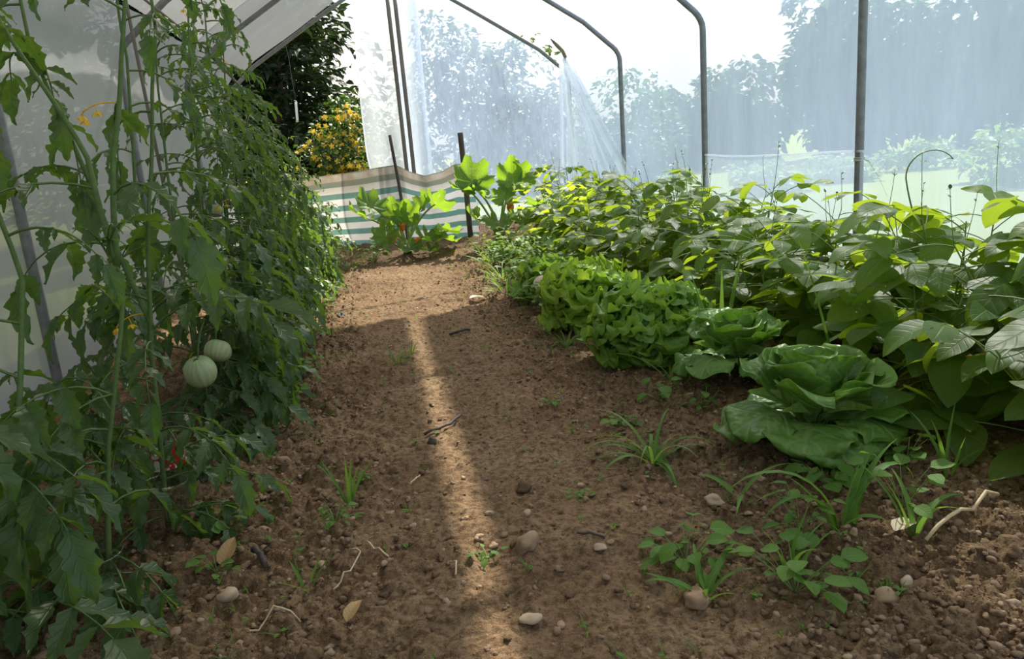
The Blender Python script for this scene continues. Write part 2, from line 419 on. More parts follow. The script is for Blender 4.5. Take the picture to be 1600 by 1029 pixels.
def stone(x, y, r, label, mat='stone', flat=.65, name='stone', seed=None, cat='stone'):
    b = Batch(); z = G(x, y); lump(b, (x, y, z + r * .18), r, ICO3, .22, flat, seed)
    o = b.build(name, M[mat]); tag(o, label, cat); return o
stone(.205, 1.305, .025, 'largest soil-coated stone, on the trodden path beside the sunlit strip', 'stone', .75, seed=5)
stone(.445, 1.07, .024, 'pale brown stone behind the grass blades in the lower right corner', 'stone', .7, seed=6)
stone(.34, 1.27, .012, 'small flat pale stone right of the largest stone on the path', 'stone_pale', .45, seed=7)
stone(.075, 1.93, .014, 'dark round clod on the sunlit strip of the path', 'bottle_cap', .8, 'soil_clod', 8, 'clod')
stone(.25, 1.56, .017, 'brown clod on the path below the drooping grass tuft', 'crumb', .75, 'soil_clod', 9, 'clod')
stone(-.33, 1.29, .022, 'reddish stone near the lowest clear bottle collar', 'stone_pale', .6, seed=10)
stone(.72, .98, .021, 'largest stone among the clods in front of the bent grass', 'stone', .7, seed=11)
stone(.77, 1.0, .013, 'round small stone next to the bent grass stems', 'stone_pale', .8, seed=12)
stone(-.22, 3.72, .026, 'dark clod at the sunlit far left of the path', 'bottle_cap', .7, 'soil_clod', 13, 'clod')
stone(.61, 1.37, .016, 'pinkish stone under the drooping grass blades', 'stone_pale', .7, seed=14)
stone(-.30, 1.52, .016, 'grey-brown stone in the loose soil beside the lower tomato leaves', 'stone', .7, seed=15)
stone(.17, 1.1, .016, 'pale yellow stone at the lower edge of the path', 'stone_pale', .6, seed=16)
stone(-.30, 1.9, .02, 'low tan clod beside the leafy weeds under the tomatoes', 'stone', .55, 'soil_clod', 17, 'clod')

# ------------------------------------------------------------------ polytunnel frame and film
XL, XR, XRIDGE, ZS = -1.1, 1.8, .35, 1.37
SL = .6
ZR = ZS + (XR - XRIDGE) * SL
def arch_pts(off=0.):
    """one hoop profile as (x, z): left foot, shoulder bend, ridge, shoulder bend, right foot"""
    p = [(XL, -.15), (XL, .4), (XL, ZS - .12)]
    for k in range(1, 6):
        a = k / 6; p.append((XL + .12 * a ** 2 * .9, ZS - .12 + .16 * a - .02 * a * a))
    p += [(XL + .25, ZS + .15), (-.3, ZR - .38), (XRIDGE - .2, ZR - .11), (XRIDGE, ZR - .05)]
    q = [(XL + XR - x, z) for x, z in p[:-1]][::-1]
    return p + q
AP = arch_pts()
def slope_z(x):
    return np.interp(x, [a for a, _ in AP[3:-3]], [c for _, c in AP[3:-3]])
hoops = [(1.30, None), (2.70, 'nearest grey steel tunnel hoop, its upright standing among the beans with a tied string'),
         (4.09, 'second grey steel hoop from the near end, upright behind the beans'),
         (5.50, 'third grey steel hoop, bent over at its shoulder behind the bean row'),
         (6.96, 'farthest steel hoop, at the end wall beside the draped plastic')]
def densify(p, n=6):
    out = []
    p = [np.array(a, float) for a in p]
    for a, c in zip(p[:-1], p[1:]):
        for k in range(n): out.append(a + (c - a) * k / n)
    out.append(p[-1]); return np.array(out)
for y, lab in hoops:
    if lab is None: continue
    b = Batch(); P = np.array([(x, y, z) for x, z in AP])
    tube(b, densify(P, 3), .0165, 10)
    o = b.build('tunnel_hoop', M['steel']); tag(o, lab, 'hoop', 'steel hoops of the tunnel')
    if y == 2.70:
        b = Batch(); th = np.linspace(0, 6.283 * 3, 40)
        tube(b, np.stack([XR + .0185 * np.cos(th), y + .0185 * np.sin(th), .585 + th * .0008], 1), .002, 5)
        tube(b, [(XR + .018, y, .59), (XR + .05, y - .03, .575), (XR + .09, y - .02, .585)], .0018, 5)
        b.build('string', M['string'], o)['label'] = 'pale string tied round the upright'

def sheet(name, P, mat, parent=None):
    nr, nc = P.shape[:2]; b = Batch(); b.add(P.reshape(-1, 3), grid_faces(nr, nc)); return b.build(name, mat, parent)
def ripple(y, s, a=.012, seed=0):
    return a * N1(y * 1.7 + seed * 3.1, s * 2.3 + seed) + a * .5 * N2(y * 6 + seed, s * 1.2) + a * .25 * N3(y * 15, s * 3 + seed)
# right wall, clear film: foot -> shoulder -> up to the edge of the milky roof sheet
def profile(side, s0, s1, n):
    """points along the arch between two x stations (roof) or heights (wall)"""
    return None
yy = np.linspace(-1.2, 6.96, 110); zz = np.linspace(-.05, ZS - .12, 18)
P = np.zeros((len(yy), len(zz), 3))
for j, z in enumerate(zz):
    P[:, j] = np.stack([XR + .022 + ripple(yy, np.full_like(yy, z), .012, 1), yy, np.full_like(yy, z)], 1)
edge = lambda y: np.where(y < 3.3, 1.50, 1.50 - .13 * sstep(3.3, 3.9, y))  # lower edge of the unseen milky sheet, shaped to let sun onto the lettuces
top = []
tt = np.linspace(0, 1, 12)
for t in tt[1:]:
    x = XR + .022 + t * (1.30 - XR); z = np.interp(x, [1.30, 1.55, 1.69, 1.76, 1.80, 1.83], [slope_z(1.30) + .02, slope_z(1.55) + .02, ZS + .05, ZS + .0, ZS - .05, ZS - .12])
    top.append(np.stack([np.full_like(yy, x), yy, z + ripple(yy, np.full_like(yy, x), .01, 2)], 1))
P = np.concatenate([P, np.stack(top, 1)], 1)
m_ = yy <= 5.6
wr = struct(sheet('wall_right', P[:, :19], M['film_clear']))
upper_P = P[m_][:, 18:]
# second film layer along the foot of the right wall (its upper hem is the pale line)
yk = np.linspace(2.66, 4.06, 40); zk = np.linspace(-.02, .61, 10)
P = np.zeros((len(yk), len(zk), 3))
for j, z in enumerate(zk):
    P[:, j] = np.stack([XR - .012 + .5 * ripple(yk, np.full_like(yk, z), .012, 5), yk, z + .01 * np.sin(yk * 3) * (z > .5)], 1)
sk = sheet('skirt_film', P, M['film_skirt'], wr)
b = Batch(); tube(b, np.stack([np.full(30, XR - .012), np.linspace(2.66, 4.06, 30), .612 + .01 * np.sin(np.linspace(2.66, 4.06, 30) * 3)], 1), .005, 6)
b.build('hem', M['film_fold'], sk)
AZ, EL = R(29), R(47)
KX = math.sin(AZ) / math.tan(EL); KY = math.cos(AZ) / math.tan(EL)
# ceiling: milky sheets over both slopes, with a slit placed on the right slope to throw the path's sun strip
def roof_sheet(name, x0f, x1f, ya, yb, mat, parent=None, seed=0, nx=14):
    y = np.linspace(ya, yb, 70); P = np.zeros((70, nx, 3))
    for j in range(nx):
        t = j / (nx - 1); x = x0f(y) * (1 - t) + x1f(y) * t
        P[:, j] = np.stack([x, y, slope_z(x) + .03 + ripple(y, x, .01, seed)], 1)
    return sheet(name, P, mat, parent)
c_ = lambda k: (lambda y: np.full_like(y, k))
xs_ = .115
for _ in range(40): xs_ = .115 + KX * (float(slope_z(xs_)) + .03)
ceil = struct(roof_sheet('ceiling', c_(XL + .14), c_(xs_ - .024), -1.2, 3.5 + KY * 2.0, M['film_milky'], None, 3, 26))
roof_sheet('roof_film', lambda y: xs_ + .022 + .006 * np.sin(y * 4), edge, -1.2, 3.6 + KY * 1.8, M['film_milky'], ceil, 4)
sheet('upper_film', upper_P, M['film_clear'], ceil)
roof_sheet('roof_film', c_(XL + .14), c_(-.15), 3.5 + KY * 2.0, 6.96, M['film_left'], ceil, 6)
# left wall
yy = np.linspace(-1.2, 6.96, 110); zz = np.linspace(-.05, ZS + .1, 22)
P = np.zeros((len(yy), len(zz), 3))
for j, z in enumerate(zz):
    x = XL - .022 + (max(0, z - (ZS - .12)) ** 1.5) * 1.2
    P[:, j] = np.stack([x + ripple(yy, np.full_like(yy, z), .03, 7), yy, np.full_like(yy, z)], 1)
struct(sheet('wall_left', P, M['film_left']))
# end wall (right of the doorway)
xx = np.linspace(.50, XR, 34); P = np.zeros((34, 24, 3))
for i, x in enumerate(xx):
    zt = float(slope_z(x)) if x < 1.72 else ZS - .05
    z = np.linspace(-.05, zt, 24)
    P[i] = np.stack([np.full(24, x), 7.0 + ripple(z, np.full(24, x) * 2, .014, 9), z], 1)
struct(sheet('wall_end', P, M['film_end']))
# strip curtain on the doorway's right side
r_ = root('door_curtain', (.3, 6.93, 0), 'white translucent plastic curtain hanging beside the doorway on two dark battens', 'curtain')
xx = np.linspace(0, 1, 40); P = np.zeros((40, 26, 3)); 
for i, t in enumerate(xx):
    z = np.linspace(.02, 1.98, 26)
    x0 = -.02 + .10 * np.clip((z - .75) / -.75, 0, 1) + .06 * np.sin(z * 1.6) * 0 + np.where(z > 1.3, .0 + .04 * (z - 1.3), 0)
    x = x0 + (.53 - x0) * t
    P[i] = np.stack([x, 6.93 + .018 * np.sin(t * 14 + z * .6) + .012 * N1(np.full(26, t * 5), z * 2), z], 1)
sheet('curtain_film', P, M['film_curtain'], r_)
P2 = P[20:36].copy(); P2[:, :, 1] -= .03; P2[:, :, 0] += .05
sheet('curtain_film', P2, M['film_curtain'], r_)
b = Batch(); e = P[0]; tube(b, np.stack([e[:, 0], e[:, 1], e[:, 2]], 1), .008, 6); b.build('rolled_edge', M['film_fold'], r_)
for dx in (-.025, .035):
    b = Batch(); tube(b, densify([(.33 + dx, 6.87, -.05), (.325 + dx, 6.87, 1.0), (.315 + dx, 6.87, 2.0)], 6), .017, 8); b.build('batten', M['wood_grey'], r_)
# draped film gathered at the far corner post
b = Batch(); n1_, n2_ = 60, 22; P = np.zeros((n1_, n2_, 3))
for i in range(n1_):
    t = i / (n1_ - 1)
    for j in range(n2_):
        s = j / (n2_ - 1)                      # 0 at the gather, 1 at the hem
        yt, yb_ = 6.90 - .12 * t, 6.88 - 2.45 * t ** .9
        y = yt + (yb_ - yt) * s
        x = XR - .05 - .05 * s - (.02 + .045 * s) * math.sin(t * 27 + .8 * math.sin(t * 9)) - .03 * s * math.sin(t * 8)
        z = 1.43 - 1.20 * s
        P[i, j] = (x, y, z)
o = sheet('plastic_drape', P, M['film_skirt']); tag(o, 'loose plastic film gathered at the far corner post, fanning down in white folds', 'plastic sheet')
for a_, c_2 in ((0, 5), (15, 19), (27, 31), (42, 46), (56, 60)):
    for off in (-.012, -.022):
        q = P[a_:c_2].copy(); q[:, :, 0] += off; sheet('fold', q, M['film_fold'], o)
b = Batch(); tube(b, densify([(1.80, 6.90, 1.36), (1.70, 6.72, 1.47), (1.58, 6.62, 1.56)], 4), [.004] + [.016] * 6 + [.012, .004], 7)
o = b.build('wooden_batten', M['wood_grey']); tag(o, 'short grey batten hanging loose above the draped plastic', 'batten')

# ------------------------------------------------------------------ windbreak
wl = [(-.75, 6.66), (-.45, 6.60), (.2, 6.42), (.45, 6.36), (.72, 6.26), (.80, 6.24)]
wp = np.array(wl); wd = np.concatenate([[0], np.cumsum(np.linalg.norm(np.diff(wp, axis=0), axis=1))])
wr_ = root('windbreak', (.2, 6.42, G(.2, 6.42)), 'green and white striped cloth windbreak strung on dark poles across the path end', 'windbreak')
nx, nz = 90, 30; P = np.zeros((nx, nz, 3)); A = np.zeros((nx, nz, 3))
for i in range(nx):
    d = wd[-1] * i / (nx - 1); x = np.interp(d, wd, wp[:, 0]); y = np.interp(d, wd, wp[:, 1])
    top = np.interp(x, [-.75, -.45, -.1, .2, .30, .42, .55, .66, .80], [.56, .60, .62, .655, .60, .555, .58, .63, .615])
    for j in range(nz):
        v = j / (nz - 1)
        pl = .028 * v * math.sin(x * 24 + v * 3) * math.exp(-((x - .36) / .2) ** 2) * 1.6
        P[i, j] = (x, y + pl + .03 * math.sin(v * 3.1) * math.sin(x * 2.2) + .012 * N1(np.array([x * 4]), np.array([v * 3]))[0], .025 + (top - .025) * v + .008 * N2(np.array([x * 3]), np.array([v * 2]))[0])
        A[i, j] = (i / nx, v, .5)
b = Batch(); b.add(P.reshape(-1, 3), grid_faces(nx, nz), A.reshape(-1, 3)); b.build('cloth', M['windbreak'], wr_)
b = Batch(); tube(b, densify([(.235, 6.37, -.05), (.205, 6.37, .5), (.175, 6.38, .885)], 4), .012, 8); b.build('pole', M['wood_dark'], wr_)['label'] = 'thin dark pole in front of the cloth'
b = Batch(); tube(b, densify([(-.62, 6.58, -.05), (-.62, 6.58, .5), (-.62, 6.58, .7)], 4), .012, 8); b.build('pole', M['wood_dark'], wr_)
b = Batch(); tube(b, densify([(.725, 6.215, -.08), (.722, 6.215, .5), (.715, 6.215, .86)], 5), .0215, 8); b.build('post', M['wood_dark'], wr_)['label'] = 'thick dark end post'

# ------------------------------------------------------------------ leaf templates
pr_tom = lambda v: np.clip(np.sin(np.pi * np.clip(v, 0, 1) ** .72), 0, 1) ** .85 * (1 - .25 * v) + .02 * (1 - v)
pr_bean = lambda v: np.clip(1.72 * np.clip(v, 1e-4, 1) ** .42 * (1 - np.clip(v, 0, 1)) ** .85, 0, 2) * .9
pr_ov = lambda v: np.sin(np.pi * np.clip(v, 0, 1) ** .8) ** .8
pr_grass = lambda v: (1 - v ** 2.2) * (.6 + .4 * np.minimum(1, v * 5))
pr_but = lambda v: (.16 + .84 * sstep(.05, .62, v)) * np.sqrt(np.clip(1 - np.clip((v - .62) / .38, 0, 1) ** 2.4, 0, 1))
TOM = [leafgrid(15, 7, pr_tom, 1., .235, U(.3, 1.3), U(.15, .6), 0, .045, 2.8, .55, 4.6, k, U(-.5, .5), .014) for k in range(12)]
BEAN = [leafgrid(11, 7, pr_bean, 1., .50, U(.1, .8), U(-.1, .3), 0, .025, 1.6, 0, 6, 20 + k, U(-.3, .3), .012) for k in range(10)]
OV = [leafgrid(7, 5, pr_ov, 1., .30, U(.3, 1.1), U(.1, .4), 0, .03, 2, .1, 4, 40 + k, U(-.4, .4)) for k in range(6)]
SIMPLE = [leafgrid(4, 3, pr_ov, 1., .3, U(.2, .9), U(.1, .5), 0, .0, 2, 0, 4, 60 + k) for k in range(5)]

def curve(p, h, e0, L, bend, n=7, side=0.):
    """polyline from p, heading h, elevation e0, curving by 'bend' in elevation and 'side' in heading"""
    pts = [np.array(p, float)]
    for k in range(n - 1):
        t = (k + .5) / (n - 1); e = e0 + bend * t; hh = h + side * t
        pts.append(pts[-1] + L / (n - 1) * np.array([math.cos(hh) * math.cos(e), math.sin(hh) * math.cos(e), math.sin(e)]))
    return np.array(pts)

# the gardener has picked the leaves that hung in front of the big fruit and the bottle collars on the path side
KEEP = [((-.482, 2.0, .25), .06), ((-.447, 2.07, .283), .045), ((-.545, 1.80, .10), .008), ((-.47, 1.55, .07), -.01)]
CAMP = np.array([0, 0, .75])
def hides(q, r):
    for f, rad in KEEP:
        a = np.array(f) - CAMP; l = np.linalg.norm(a); a = a / l; d = q - CAMP; t = d @ a
        if t < l + .02 and np.linalg.norm(d - a * t) < rad * t / l + r: return True
    return False
def compound(fb, sb, p, h, L, e0=.4, bend=-1.3, pairs=3, size=.36, tpl=TOM, rad=.0024):
    c = curve(p, h, e0, L, bend, 8, U(-.4, .4))
    if hides(c[4], L * .22) or hides(c[7] - [0, 0, L * .15], L * .2): return
    tube(sb, c, np.linspace(rad, rad * .4, 8), 4, cap=False)
    rn = U(0, 1)
    def at(t):
        f = t * 7; i = min(6, int(f)); q = c[i] + (c[i + 1] - c[i]) * (f - i); d = c[i + 1] - c[i]
        return q, math.atan2(d[1], d[0]), math.asin(np.clip(d[2] / np.linalg.norm(d), -1, 1))
    q, hh, pp = at(.999)
    put(fb, tpl[rng.integers(len(tpl))], q, basis(hh + U(-.3, .3), pp - U(0, .4), U(-.3, .3)), L * size * U(1., 1.25), rn)
    for k in range(pairs):
        t = .38 + .5 * k / max(1, pairs - 1) if pairs > 1 else .6
        for s in (-1, 1):
            q, hh, pp = at(min(.97, t + U(-.03, .03)))
            put(fb, tpl[rng.integers(len(tpl))], q, basis(hh + s * U(.8, 1.25), pp * .5 - U(.1, .7), U(-.4, .4)), L * size * U(.65, 1.) * (.8 + .2 * math.sin(t * 3)), min(1, max(0, rn + U(-.2, .2))))
        if U(0, 1) < .5:
            q, hh, pp = at(t + .08)
            put(fb, tpl[rng.integers(len(tpl))], q, basis(hh + random.choice((-1, 1)) * 1.2, pp - .3, U(-.4, .4)), L * size * .3, rn)

# ------------------------------------------------------------------ tomatoes
def tomato_fruit(parent, p, r, tilt=(0, 0), squash=.92, ribs=9, seed=0):
    b = Batch(); nr, nc = 18, 54; V = np.zeros((nr, nc, 3)); A = np.zeros((nr, nc, 3))
    for i in range(nr):
        ph = math.pi * (.02 + .96 * i / (nr - 1)) 
        for j in range(nc):
            th = 2 * math.pi * j / nc
            rib = 1 - .045 * abs(math.cos(th * ribs / 2 + .4 * math.sin(th))) ** .6 * math.sin(ph) ** .5
            rr = r * (math.sin(ph) ** .82) * rib
            z = -math.cos(ph) * r * squash - (.10 * r * math.exp(-((math.pi - ph) / .3) ** 2)) 
            V[i, j] = (rr * math.cos(th), rr * math.sin(th), z); A[i, j] = (j / nc, i / (nr - 1), .5)
    Mx = np.array(Matrix.Rotation(tilt[0], 3, 'X') @ Matrix.Rotation(tilt[1], 3, 'Y'))
    b.add(V.reshape(-1, 3) @ Mx.T + np.array(p), grid_faces(nr, nc, True), A.reshape(-1, 3))
    o = b.build('tomato', M['tomato'], parent)
    b = Batch(); upv = Mx @ np.array([0, 0, r * squash * .9])
    for k in range(5):
        put(b, OV[k % 6], np.array(p) + upv, Mx @ basis(k * 1.257 + seed, -.1, 0), r * .55)
    b.build('calyx', M['tomato_leaf'], o)
    return o

def side_clip(p, x0):           # keep leaves inside the row
    return p

def tomato_plant(x, y, h, label, stems, leafL=(.2, .3), step=.055, start=.08, pairs=3, size=.34, bias=None, flowers=0, group='tomato plants along the left plastic', low=0, lowh=None):
    z0 = G(x, y)
    rt = root('tomato_plant', (x, y, z0), label, 'tomato plant', group)
    fb, sb = Batch(), Batch()
    fl = []
    for pts in stems:
        P = densify(pts, 6); n = len(P)
        P = P + np.stack([.012 * N1(P[:, 2] * 6 + x * 9, P[:, 0] * 0 + y), .012 * N2(P[:, 2] * 6 + y * 9, P[:, 0] * 0 + x), np.zeros(n)], 1) * np.linspace(0, 1, n)[:, None]
        tube(sb, P, np.linspace(.0056, .0025, n), 7)
        d = np.concatenate([[0], np.cumsum(np.linalg.norm(np.diff(P, axis=0), axis=1))])
        s = start if P[0, 2] < z0 + .1 else .03; ang = U(0, 6)
        while s < d[-1]:
            p = np.array([np.interp(s, d, P[:, k]) for k in range(3)])
            ang += 2.4 + U(-.4, .4); a = ang
            if bias is not None and U(0, 1) < bias[1]: a = bias[0] + U(-1., 1.)
            t = s / d[-1]
            compound(fb, sb, p, a, U(*leafL) * (1 - .35 * t * t), U(.1, .7), U(-1.9, -.8), pairs, size)
            if flowers and U(0, 1) < flowers: fl.append((p, a + 1.5))
            s += step * U(.7, 1.3)
        for k in range(3): compound(fb, sb, P[-1], U(0, 6.28), leafL[0] * .55, 1.0, -.8, 2, .3)
    P = densify(stems[0], 6); d = np.concatenate([[0], np.cumsum(np.linalg.norm(np.diff(P, axis=0), axis=1))])
    for k in range(low):
        sd_ = U(.03, .5); p = np.array([np.interp(sd_, d, P[:, q]) for q in range(3)])
        compound(fb, sb, p, (k * 2.4 + U(-.5, .5)) if lowh is None else lowh + U(-1.3, 1.3), U(*leafL) * 1.05, U(.2, .9), U(-2.0, -1.0), 3, size)
    sb.build('stem', M['tomato_stem'], rt); fb.build('foliage', M['tomato_leaf'], rt)
    for p, a in fl:
        b = Batch(); c = curve(p, a, .3, .06, -1.0, 6); tube(b, c, .0011, 4)
        for w_ in range(3):
            q = curve(c[5 - w_], a + 1.6 * (w_ - 1), -.3, .018, -.9, 4); tube(b, q, .0008, 4); ro = U(0, 6)
            for k in range(5): put(b, SIMPLE[k], q[-1], basis(ro + k * 1.257, -.55, 0), .013)
        b.build('flower_truss', M['flower'], rt)
    return rt
tp = []
# three near plants: open, long-leaved, standing in bottle collars
tp.append(tomato_plant(-.54, 1.33, 1.5, 'nearest tomato plant, open stems forking against the plastic, in a clear bottle collar',
    [[(-.54, 1.33, 0), (-.50, 1.36, .3), (-.43, 1.40, .58), (-.44, 1.40, .62)], [(-.44, 1.40, .6), (-.46, 1.42, .78), (-.53, 1.45, .95), (-.62, 1.5, 1.15)], [(-.44, 1.40, .6), (-.42, 1.42, .78), (-.37, 1.46, .98), (-.33, 1.5, 1.2)]],
    (.18, .27), .12, .1, 2, .42, (2.6, .25), .07, low=24))
tp.append(tomato_plant(-.62, 1.22, 1.4, 'tomato plant at the left edge, thick stem leaning on the plastic',
    [[(-.62, 1.22, 0), (-.60, 1.25, .3), (-.56, 1.32, .6), (-.58, 1.32, .9), (-.6, 1.3, 1.25)]], (.18, .27), .12, .08, 2, .42, (1.9, .2), .06, low=18))
tp.append(tomato_plant(-.50, 1.58, 1.5, 'tomato plant in the bottle collar without a red label, second from the near end',
    [[(-.50, 1.58, 0), (-.47, 1.6, .4), (-.42, 1.6, .7), (-.36, 1.62, 1.0), (-.38, 1.66, 1.3)], [(-.46, 1.6, .45), (-.52, 1.62, .7), (-.58, 1.62, 1.0), (-.6, 1.64, 1.2)]],
    (.17, .26), .16, .07, 3, .36, (2.8, .35), .08, low=30, lowh=-1.))
tp.append(tomato_plant(-.56, 1.84, 1.4, 'tomato plant in the bottle collar with the red label',
    [[(-.56, 1.84, 0), (-.55, 1.86, .3), (-.53, 1.9, .65), (-.50, 1.94, 1.0), (-.52, 1.95, 1.35)]],
    (.17, .27), .085, .05, 3, .36, (-.4, .2), .06, low=26, lowh=-.8))
tp.append(tomato_plant(-.53, 2.14, 1.2, 'tomato plant bearing the two big pale green ribbed tomatoes',
    [[(-.53, 2.14, 0), (-.52, 2.15, .35), (-.52, 2.2, .75), (-.50, 2.2, 1.05)], [(-.53, 2.14, .08), (-.44, 2.2, .3), (-.42, 2.26, .55)]],
    (.18, .27), .07, .03, 3, .36, (.2, .3), .05, low=40, lowh=-.5))
zz_ = [(2.50, 1.22, 'tomato plant just behind the ribbed tomatoes, tall and dense'), (2.86, 1.25, 'dense tomato plant bearing small green fruit high up, opposite the dark wiry grass tuft'),
       (3.24, 1.2, 'tomato plant whose big leaves arch out at the top in front of the dark conifer'), (3.62, 1.02, 'bushy tomato plant beyond the tall ones, where the row starts to get lower'),
       (4.02, .9, 'bushy tomato plant in the lower far part of the row, third from the far end'), (4.42, .82, 'bushy tomato plant second from the far end of the row'), (4.84, .72, 'last and lowest tomato plant, beside the sunlit end of the path')]
for k, (y, h, lab) in enumerate(zz_):
    x = -.53 + .025 * (k > 3) + .02 * (k > 5)
    tp.append(tomato_plant(x, y, h, lab,
        [[(x, y, 0), (x + U(-.03, .03), y + .02, h * .4), (x + U(-.05, .05), y + U(-.05, .05), h * .75), (x + U(-.04, .08), y + .03, h)],
         [(x, y, .06), (x + .10, y + .07, h * .35), (x + .11, y + .1, h * .7)],
         [(x, y, .06), (x + .02, y - .12, h * .35), (x + .07, y - .14, h * .8)],
         [(x, y, .05), (x + .06, y + .12, h * .2), (x + .12, y + .16, h * .45)]],
        (.17, .25), .04, .02, 3, .34, (0., .35), .04, low=26 if k < 3 else 14, lowh=-.3))
# ripening fruit
tomato_fruit(tp[4], (-.482, 2.0, .250), .041, (.25, -.1), .98, 11, 0)
tomato_fruit(tp[4], (-.447, 2.07, .283), .036, (-.5, .3), .8, 9, 1)
tomato_fruit(tp[6], (-.515, 2.74, .835), .030, (.1, .1), .9, 8, 2)
tomato_fruit(tp[6], (-.52, 2.72, .61), .027, (.2, 0), .85, 8, 3)
b = Batch(); tube(b, curve((-.482, 2.0, .288), 1.4, 1.2, .12, -.9, 8), .0022, 5); b.build('fruit_stalk', M['tomato_stem'], tp[4]); b = Batch(); tube(b, curve((-.447, 2.07, .312), 1.5, 1.2, .1, -.9, 8), .0022, 5); b.build('fruit_stalk', M['tomato_stem'], tp[4])
b = Batch(); tube(b, curve((-.515, 2.74, .862), 1.6, 1.2, .1, -.9, 8), .002, 5); b.build('fruit_stalk', M['tomato_stem'], tp[6]); b = Batch(); tube(b, curve((-.52, 2.72, .632), 1.6, 1.2, .1, -.9, 8), .002, 5); b.build('fruit_stalk', M['tomato_stem'], tp[6])

# bottle collars
def bottle(x, y, r, h, label, red=False, tilt=(0, 0)):
    z = G(x, y); rt = root('plastic_bottle', (x, y, z), label, 'plastic bottle', 'cut bottles round the tomato stems')
    Rt = np.array(Matrix.Rotation(tilt[0], 3, 'X') @ Matrix.Rotation(tilt[1], 3, 'Y'))
    def shell(prof):
        nc = 28; V = []
        for rr, zz in prof:
            for j in range(nc):
                th = 6.2832 * j / nc; V.append((rr * math.cos(th), rr * math.sin(th), zz))
        return np.array(V) @ Rt.T + np.array([x, y, z]), grid_faces(len(prof), nc, True)
    b = Batch(); pf = [(r * (1 - .05 * (k % 2)), -.01 + h * k / 9) for k in range(10)]
    b.add(*shell(pf)); b.add(*shell([(a - .0012, c) for a, c in pf][::-1])); b.build('body', M['bottle'], rt)
    b = Batch(); th = np.linspace(0, 6.283, 29); tube(b, np.stack([r * .955 * np.cos(th), r * .955 * np.sin(th), np.full(29, h - .01)], 1) @ Rt.T + np.array([x, y, z]), .0009, 5); b.build('rim', M['bottle'], rt)
    if red:
        b = Batch(); b.add(*shell([(r + .001, h * .35), (r + .0015, h * .6), (r + .001, h * .82)])); b.build('label_wrap', M['label'], rt)['label'] = 'torn red and white paper label'
bottle(-.54, 1.33, .042, .10, 'clear cut bottle at the foot of the nearest tomato plant', tilt=(.1, .05))
bottle(-.495, 1.58, .043, .11, 'clear ribbed cut bottle without label, round the second tomato stem', tilt=(-.05, .1))
bottle(-.555, 1.84, .046, .15, 'cut bottle with a torn red and white label round a tomato stem', True, (.05, 0))
# support cords / canes
for k, (pts, lab) in enumerate([([(-.58, 2.46, 0), (-.6, 2.45, .7), (-.62, 2.45, 1.45)], 'thin grey support cane behind the tall dense tomato plant'),
                   ([(-.44, 3.42, 1.0), (-.58, 3.34, 1.2), (-.8, 3.18, 1.42)], 'thin brown cane lying aslant over the tops of the far tomatoes')]):
    b = Batch(); tube(b, densify(pts, 5), .005, 6); o = b.build('support_cane', M['wood_grey']); tag(o, lab, 'cane')

# ------------------------------------------------------------------ lettuces
def butter_leaf(L, W, droop, cup, ruffle, seed):
    return leafgrid(22, 17, pr_but, L, W, droop, .12, cup, ruffle, 3.2, .06, 9, seed, 0, .012, 1.6)
def big_lettuce(x, y, s, label, name='butterhead_lettuce', mat='butter_leaf', n_out=9, n_mid=7, n_in=5, seed=0):
    z = G(x, y) + .01
    rt = root(name, (x, y, z), label, 'lettuce', 'lettuces along the right edge of the path')
    r = np.random.default_rng(seed)
    for ring, (n, L, W, e, dr, cup, ruf, lift, nm) in enumerate([
            (n_out, .215, .092, .80, 1.8, -.2, .08, .02, 'outer_leaf'), (n_mid, .205, .092, 1.15, .75, .35, .055, .03, 'middle_leaf'), (n_in, .19, .072, 1.42, .25, .8, .05, .035, 'inner_leaf')]):
        for k in range(n):
            h = -1.95 + 6.2832 * (k + .5 + .35 * ring + r.uniform(-.25, .25)) / n
            b = Batch(); tpl = butter_leaf(L * s * r.uniform(.9, 1.1), W * s * r.uniform(.9, 1.1), dr + r.uniform(-.2, .25), cup, ruf * r.uniform(.6, 1.3), seed * 100 + ring * 20 + k)
            Mb = basis(h, e + r.uniform(-.22, .16), r.uniform(-.25, .25))
            put(b, tpl, np.array([x, y, z + lift * s]) + .012 * s * np.array([math.cos(h), math.sin(h), 0]), Mb, 1., r.uniform(.0, .5) + .25 * ring)
            o = b.build(nm, M[mat], rt)
            sol = o.modifiers.new('thick', 'SOLIDIFY'); sol.thickness = .0008; sol.offset = 0
    b = Batch()
    for k in range(5):
        put(b, butter_leaf(.10 * s, .075 * s, -.5, 1.6, .02, seed + k), (x, y, z + .04 * s), basis(k * 1.3, 1.25, 0), 1., .9)
    b.build('heart', M[mat], rt)
    return rt
big_lettuce(.92, 1.53, 1.02, 'large butterhead lettuce with broad smooth leaves, nearest in the row', seed=3)
big_lettuce(.955, 1.98, .85, 'pale butterhead lettuce just behind the large one, half as tall', seed=5, n_out=7, n_mid=6, n_in=5)

